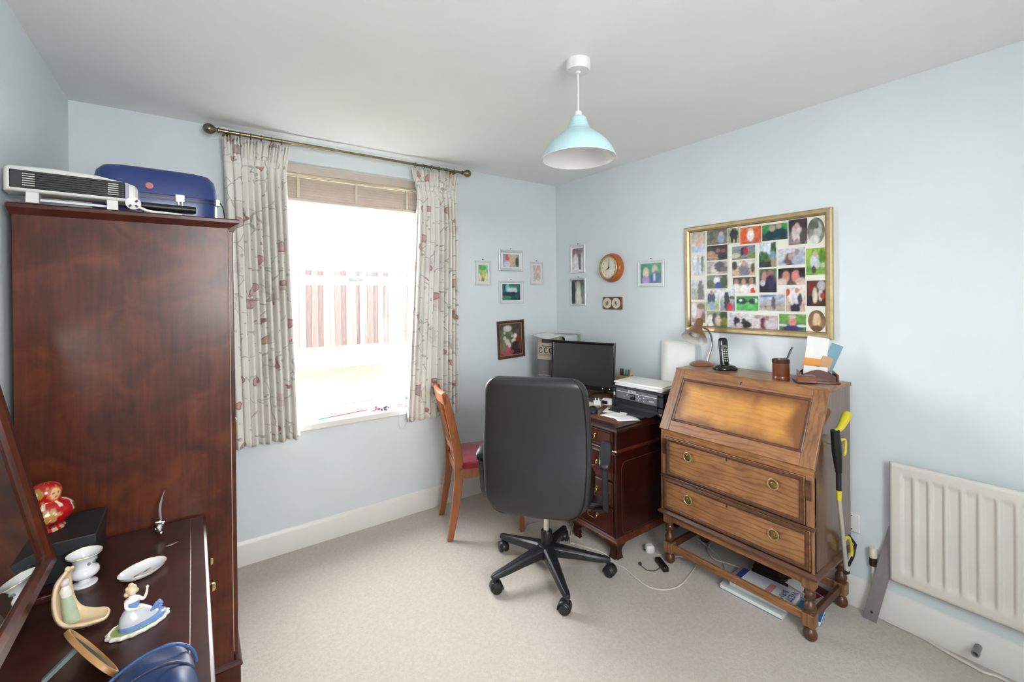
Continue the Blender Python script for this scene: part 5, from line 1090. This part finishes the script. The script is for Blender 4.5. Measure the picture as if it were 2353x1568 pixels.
# backrest: lofted in z, thick padded slab leaning back (rear = +y)
z0, z1 = .425, 1.088; rows = []
N = 46
for j in range(N+1):
    v = j/N; z = z0+(z1-z0)*(.5-.5*math.cos(PI*v)); h_ = (z-z0)
    w = .238+.020*math.sin(PI*min(1, h_/.62))**1.2+.008*(h_/.66)
    rt_ = .078; dtop_ = z1-z
    if dtop_ < rt_: w -= rt_-math.sqrt(max(0, rt_**2-(rt_-dtop_)**2))
    rb_ = .11
    if h_ < rb_: w -= (rb_-math.sqrt(max(0, rb_**2-(rb_-h_)**2)))*1.15
    tk = .050
    if dtop_ < .045: tk *= math.sqrt(max(.002, 1-(1-dtop_/.045)**2))
    if h_ < .04: tk *= math.sqrt(max(.004, 1-(1-h_/.04)**2))
    cy_ = .235+.055*(h_/.66)+.030*math.cos(h_/.66*PI*1.4)
    rows.append(superring(max(w, .01), tk, 3.6, 56, z, 0, cy_))
bk_ = G().loft(rows).build('backrest', lth, oc, smooth=70)
# seam round the rear panel
def seam(dz, sh):
    pts = []
    for j in range(2, N-1): 
        ring = rows[j]; 
        xs_ = max(p[0] for p in ring); ys_ = max(p[1] for p in ring); pts.append((xs_*.93, ys_-.010, ring[0][2]))
    return pts
sp = seam(0, 0); sp = sp+[(-p[0], p[1], p[2]) for p in reversed(sp)]
G().tube(sp, .0022, 6).build('piping', black_plastic, bk_)
for s in (-1, 1):
    x = s*.312
    ar = G().loft([[(x+p[0], y, z+p[1]) for p in superring(w, h_, 3, 20, 0)] for y, w, h_, z in ((.165, .016, .010, .640), (.155, .026, .014, .650), (.08, .031, .015, .668), (-.06, .031, .015, .672), (-.14, .028, .014, .664), (-.155, .016, .010, .655))]).build('armrest', cp, oc, smooth=50)
    G().prism([(.155, .645), (.105, .655), (.075, .60), (.055, .48), (.035, .42), (-.02, .395), (-.075, .395), (-.075, .42), (-.02, .425), (.02, .47), (.03, .56), (.055, .64), (.0, .655), (-.10, .655), (-.12, .64), (.02, .625), (.0, .60)][:12]+[(.02, .655)], x-.012, x+.012, 'x').build('arm_support', cp, ar, .005)
    G().prism([(.12, .645), (.16, .640), (.150, .58), (.125, .47), (.085, .40), (.06, .38), (.0, .385), (.0, .41), (.05, .412), (.085, .46), (.105, .54)], x-.014, x+.014, 'x').build('arm_support', cp, ar, .005)
    G().box(min(s*.06, x), max(s*.06, x), -.06, .04, .392, .412).build('arm_bracket', black_plastic, ar, .003)
G().prism([(.10, .385), (.235, .40), (.27, .45), (.285, .60), (.262, .60), (.245, .47), (.215, .425), (.10, .41)], -.035, .035, 'x').build('back_bracket', black_plastic, oc, .004)
# ------------------------------------------------------------------ dining chair
dn = thing('dining_chair', 'orange brown wooden dining chair with red seat beside the curtain', 'dining chair', (1.545, 2.485, 0), 72)
cw_ = wood('cherry_wood', '8c4c22', 'b8713a', (20, 20, 2.5), .35, .4); red = mat('red_velvet', 'a31c38', .8, var=.12, scale=8, sheen=.5)
def post(x, pts, w, t_):
    pts = spline(pts, 6); g = G()
    return g.loft([[(x+sx*w, p.x+sy*t_(i/(len(pts)-1)), p.y) for sx, sy in ((-1, -1), (1, -1), (1, 1), (-1, 1))] for i, p in enumerate(pts)])
for sx in (-1, 1):
    pp = [(.262, 0, 0), (.240, .12, 0), (.215, .28, 0), (.205, .42, 0), (.208, .50, 0), (.235, .66, 0), (.265, .80, 0), (.285, .885, 0)]
    post(sx*.172, pp, .012, lambda v: .017+.010*math.sin(PI*v)).build('leg', cw_, dn, .004, smooth=35)
    post(sx*.195, [(-.185, 0, 0), (-.187, .2, 0), (-.187, .425, 0)], .016, lambda v: .013+.006*v).build('leg', cw_, dn, .004, smooth=35)
    box('seat_rail', cw_, (sx*.192-.010, sx*.192+.010, -.18, .20, .375, .432), dn, .002)
for y in (-.187, .205): box('seat_rail', cw_, (-.185, .185, y-.010, y+.010, .375, .432), dn, .002)
G().loft([superring(a, b, 6, 44, z, 0, .005) for a, b, z in ((.190, .188, .425), (.205, .202, .432), (.207, .204, .446), (.200, .197, .458), (.17, .17, .466), (.08, .08, .469))]).build('seat', red, dn, smooth=60)
G().loft([[(x, .283+c+dy, z) for dy, z in ((-.010, .825), (.008, .820), (.022, .890), (.004, .902), (-.006, .895))] for x, c in ((-.184, .0), (-.11, .012), (0, .018), (.11, .012), (.184, 0))]).build('top_rail', cw_, dn, .004, smooth=50)
G().loft([[(x, .222+c+dy, z) for dy, z in ((-.009, .520), (.009, .520), (.013, .555), (-.005, .555))] for x, c in ((-.172, .0), (0, .010), (.172, 0))]).build('cross_rail', cw_, dn, .003)
for x in (-.11, -.055, 0, .055, .11):
    pts = spline([(.234, .55, 0), (.262, .68, 0), (.302, .83, 0)], 5)
    G().loft([[(x+sx*.010, p.x+sy*.005, p.y) for sx, sy in ((-1, -1), (1, -1), (1, 1), (-1, 1))] for p in pts]).build('splat', cw_, dn, .001)
# ------------------------------------------------------------------ floor clutter
p = at(1508, 1272, Z=.0)
t = thing('plug_adapter', 'small white plug lying on the carpet by the bureau leg', 'plug', (p.x-.02, p.y+.03, 0), -30)
G().loft([superring(a, b, 4, 20, z) for a, b, z in ((.022, .018, .002), (.025, .022, .012), (.024, .021, .034), (.018, .015, .042))]).build('body', white_plastic, t)
G().box(-.034, -.022, -.004, .004, .012, .018).build('pin', black_plastic, t, .001)
p = at(1526, 1300, Z=0)
t = thing('charger_brick', 'black power adapter brick on the carpet in front of the bureau', 'adapter', (p.x-.02, p.y, 0), 62)
box('brick', black_plastic, (-.052, .052, -.016, .016, .001, .026), t, .004)
box('rating_label', mat('grey_label', 'b5b5b5', .5), (-.04, .02, -.0166, -.0158, .006, .022), t, 0)
G().tube(spline([at(1518, 1304, Z=.012), at(1505, 1312, Z=.004), at(1488, 1311, Z=.004), at(1476, 1303, Z=.004), at(1471, 1297, Z=.005)], 6), .0022, 6).build('lead', black_plastic, t, world=True)
G().ball(at(1471, 1296, Z=.008), .008, 10, 8, (1, 1, 1.3)).build('connector', black_plastic, t, world=True)
wc = mat('white_cable_pvc', 'd9d4cc', .5)
pts = [at(x, y, Z=.012 if x < 1590 and y < 1300 and x > 1535 else .005) for x, y in ((1540, 1288), (1555, 1279), (1580, 1284), (1598, 1298), (1585, 1322), (1562, 1346), (1530, 1356), (1492, 1350), (1462, 1330), (1438, 1308), (1415, 1296))]
pts += [at(x, y, Z=.005) for x, y in ((1388, 1272), (1350, 1259), (1322, 1250), (1310, 1244))]+[Vector((1.97, 2.10, .005))]
tag(G().tube(spline(pts, 7), .0035, 8).build('white_cable', wc), 'thin white cable looping from the black adapter under the office chair', 'cable')
pts = [Vector((2.40, 1.50, .006)), at(1600, 1237, Z=.006), at(1628, 1258, Z=.006), at(1652, 1280, Z=.006), at(1664, 1300, Z=.006), at(1667, 1322, Z=.006), at(1664, 1340, Z=.006)]
tag(G().tube(spline(pts, 7), .0035, 8).build('white_cable', wc), 'white cable running forward across the carpet under the bureau', 'cable')
pts = [Vector((2.44, 1.45, .0136)), at(1627, 1262, Z=.0136), at(1640, 1284, Z=.0136), at(1680, 1298, Z=.0136), at(1720, 1312, Z=.0136)]
tag(G().tube(spline(pts, 7), .0035, 8).build('white_cable', wc), 'white cable looping sideways behind the books under the bureau', 'cable')
pts = [Vector((2.478, .825, .006)), at(1902, 1362, Z=.006), at(1908, 1382, Z=.006), at(1892, 1386, Z=.006), Vector((2.37, .85, .006))]
tag(G().tube(spline(pts, 7), .004, 8).build('black_cable', black_plastic), 'black cable curled on the carpet behind the bureau leg', 'cable')
pts = [at(1205, 1200, Z=.01), at(1200, 1210, Z=.01), at(1206, 1218, Z=.006), at(1214, 1206, Z=.02), at(1250, 1198, Z=.006), at(1300, 1204, Z=.006), at(1340, 1212, Z=.006)]
tag(G().tube(spline(pts, 6), .003, 6).build('grey_cable', mat('grey_cable_pvc', '9a968e', .5)), 'grey cable trailing on the carpet behind the office chair', 'cable')
def book(name, label, cat, cx, cy, z, w, l, th_, rz, cover, extra=None, spine=True):
    t = thing(name, label, cat, (cx, cy, z), rz)
    box('pages', white_paper, (-w/2+.002, w/2-.002, -l/2+.002, l/2-.002, .0015, th_-.0015), t, 0)
    box('cover', cover, (-w/2, w/2, -l/2, l/2, th_-.0015, th_), t, 0); box('cover', cover, (-w/2, w/2, -l/2, l/2, 0, .0015), t, 0)
    return t
t = book('flat_book', 'thin white and blue book poking out under the bureau rail', 'book', 2.235, 1.075, 0, .215, .285, .024, 2, mat('white_blue_cover', 'cfd6d6', .45))
box('blue_stripe', mat('teal_stripe', '4f8a9c', .5), (-.1078, -.106, -.142, .142, .002, .006), t, 0)
t = book('phone_directory', 'spiral bound white and blue directory lying under the bureau', 'directory', 2.240, 1.055, .0245, .165, .26, .022, 3, mat('directory_white', 'd6d9e2', .5))
dzb = .0222
box('cover_band', mat('directory_blue', '2c3f8c', .5), (-.08, .08, .100, .129, dzb-.0002, dzb+.0003), t, 0)
box('cover_panel', mat('directory_red_text', 'c98a90', .5), (-.07, .05, -.040, -.012, dzb-.0002, dzb+.0003), t, 0)
navy = mat('navy_ink', '2a2f6c', .5)
text_part('WEST M', .036, navy, t, T(.004, -.112, dzb+.0003) @ rot('Z', 180), .0002); text_part('BIRMI', .036, navy, t, T(.004, -.080, dzb+.0003) @ rot('Z', 180), .0002)
sp_ = G()
for i in range(26): 
    y = -.125+i*.0099; sp_.tube([(.0815+.004*math.cos(a), y, .011+.0135*math.sin(a)) for a in [2*PI*k/10 for k in range(11)]], .0007, 4)
o = sp_.build('spiral_binding', chrome, t); 
t = book('red_book', 'red and white booklet lying behind the directory under the bureau', 'book', 2.43, .925, 0, .12, .15, .030, -15, mat('maroon_cover', '6a1c2a', .5))
box('white_panel', white_paper, (-.07, .0, -.09, .09, .030, .0304), t, 0); box('red_square', mat('red_print', 'c0282e', .5), (-.06, -.005, -.06, .0, .0304, .0307), t, 0)
text_part('E', .05, white_paper, t, T(-.033, -.03, .0308) @ rot('Z', 150), .0002)
book('blue_book', 'small bright blue book lying beside the turned bureau leg', 'book', 2.275, .868, 0, .11, .095, .022, 10, mat('bright_blue_cover', '2f74b0', .5))
t = thing('folded_blanket', 'dark tartan folded blanket on the floor at the back under the bureau', 'blanket', (2.43, 1.10, 0), 5)
dkm = mat('dark_tartan', '2a2422', .9, var=.5, scale=30)
for k in range(3): G().loft([superring(.075-.004*k, .085-.006*k, 5, 32, z) for z in (.003+.022*k, .009+.022*k, .018+.022*k, .0225+.022*k)]).build('fold', dkm, t, smooth=60)
box_t = thing('small_carton', 'small cream carton on the carpet beside the dressing table', 'carton', (.085, 1.80, 0), 8)
box('carton_body', mat('cream_carton', 'd2cdbf', .6), (-.03, .03, -.05, .05, 0, .05), box_t, .002); box('flap', mat('cream_carton', 'd2cdbf', .6), (-.031, .031, -.051, .051, .05, .052), box_t, 0)
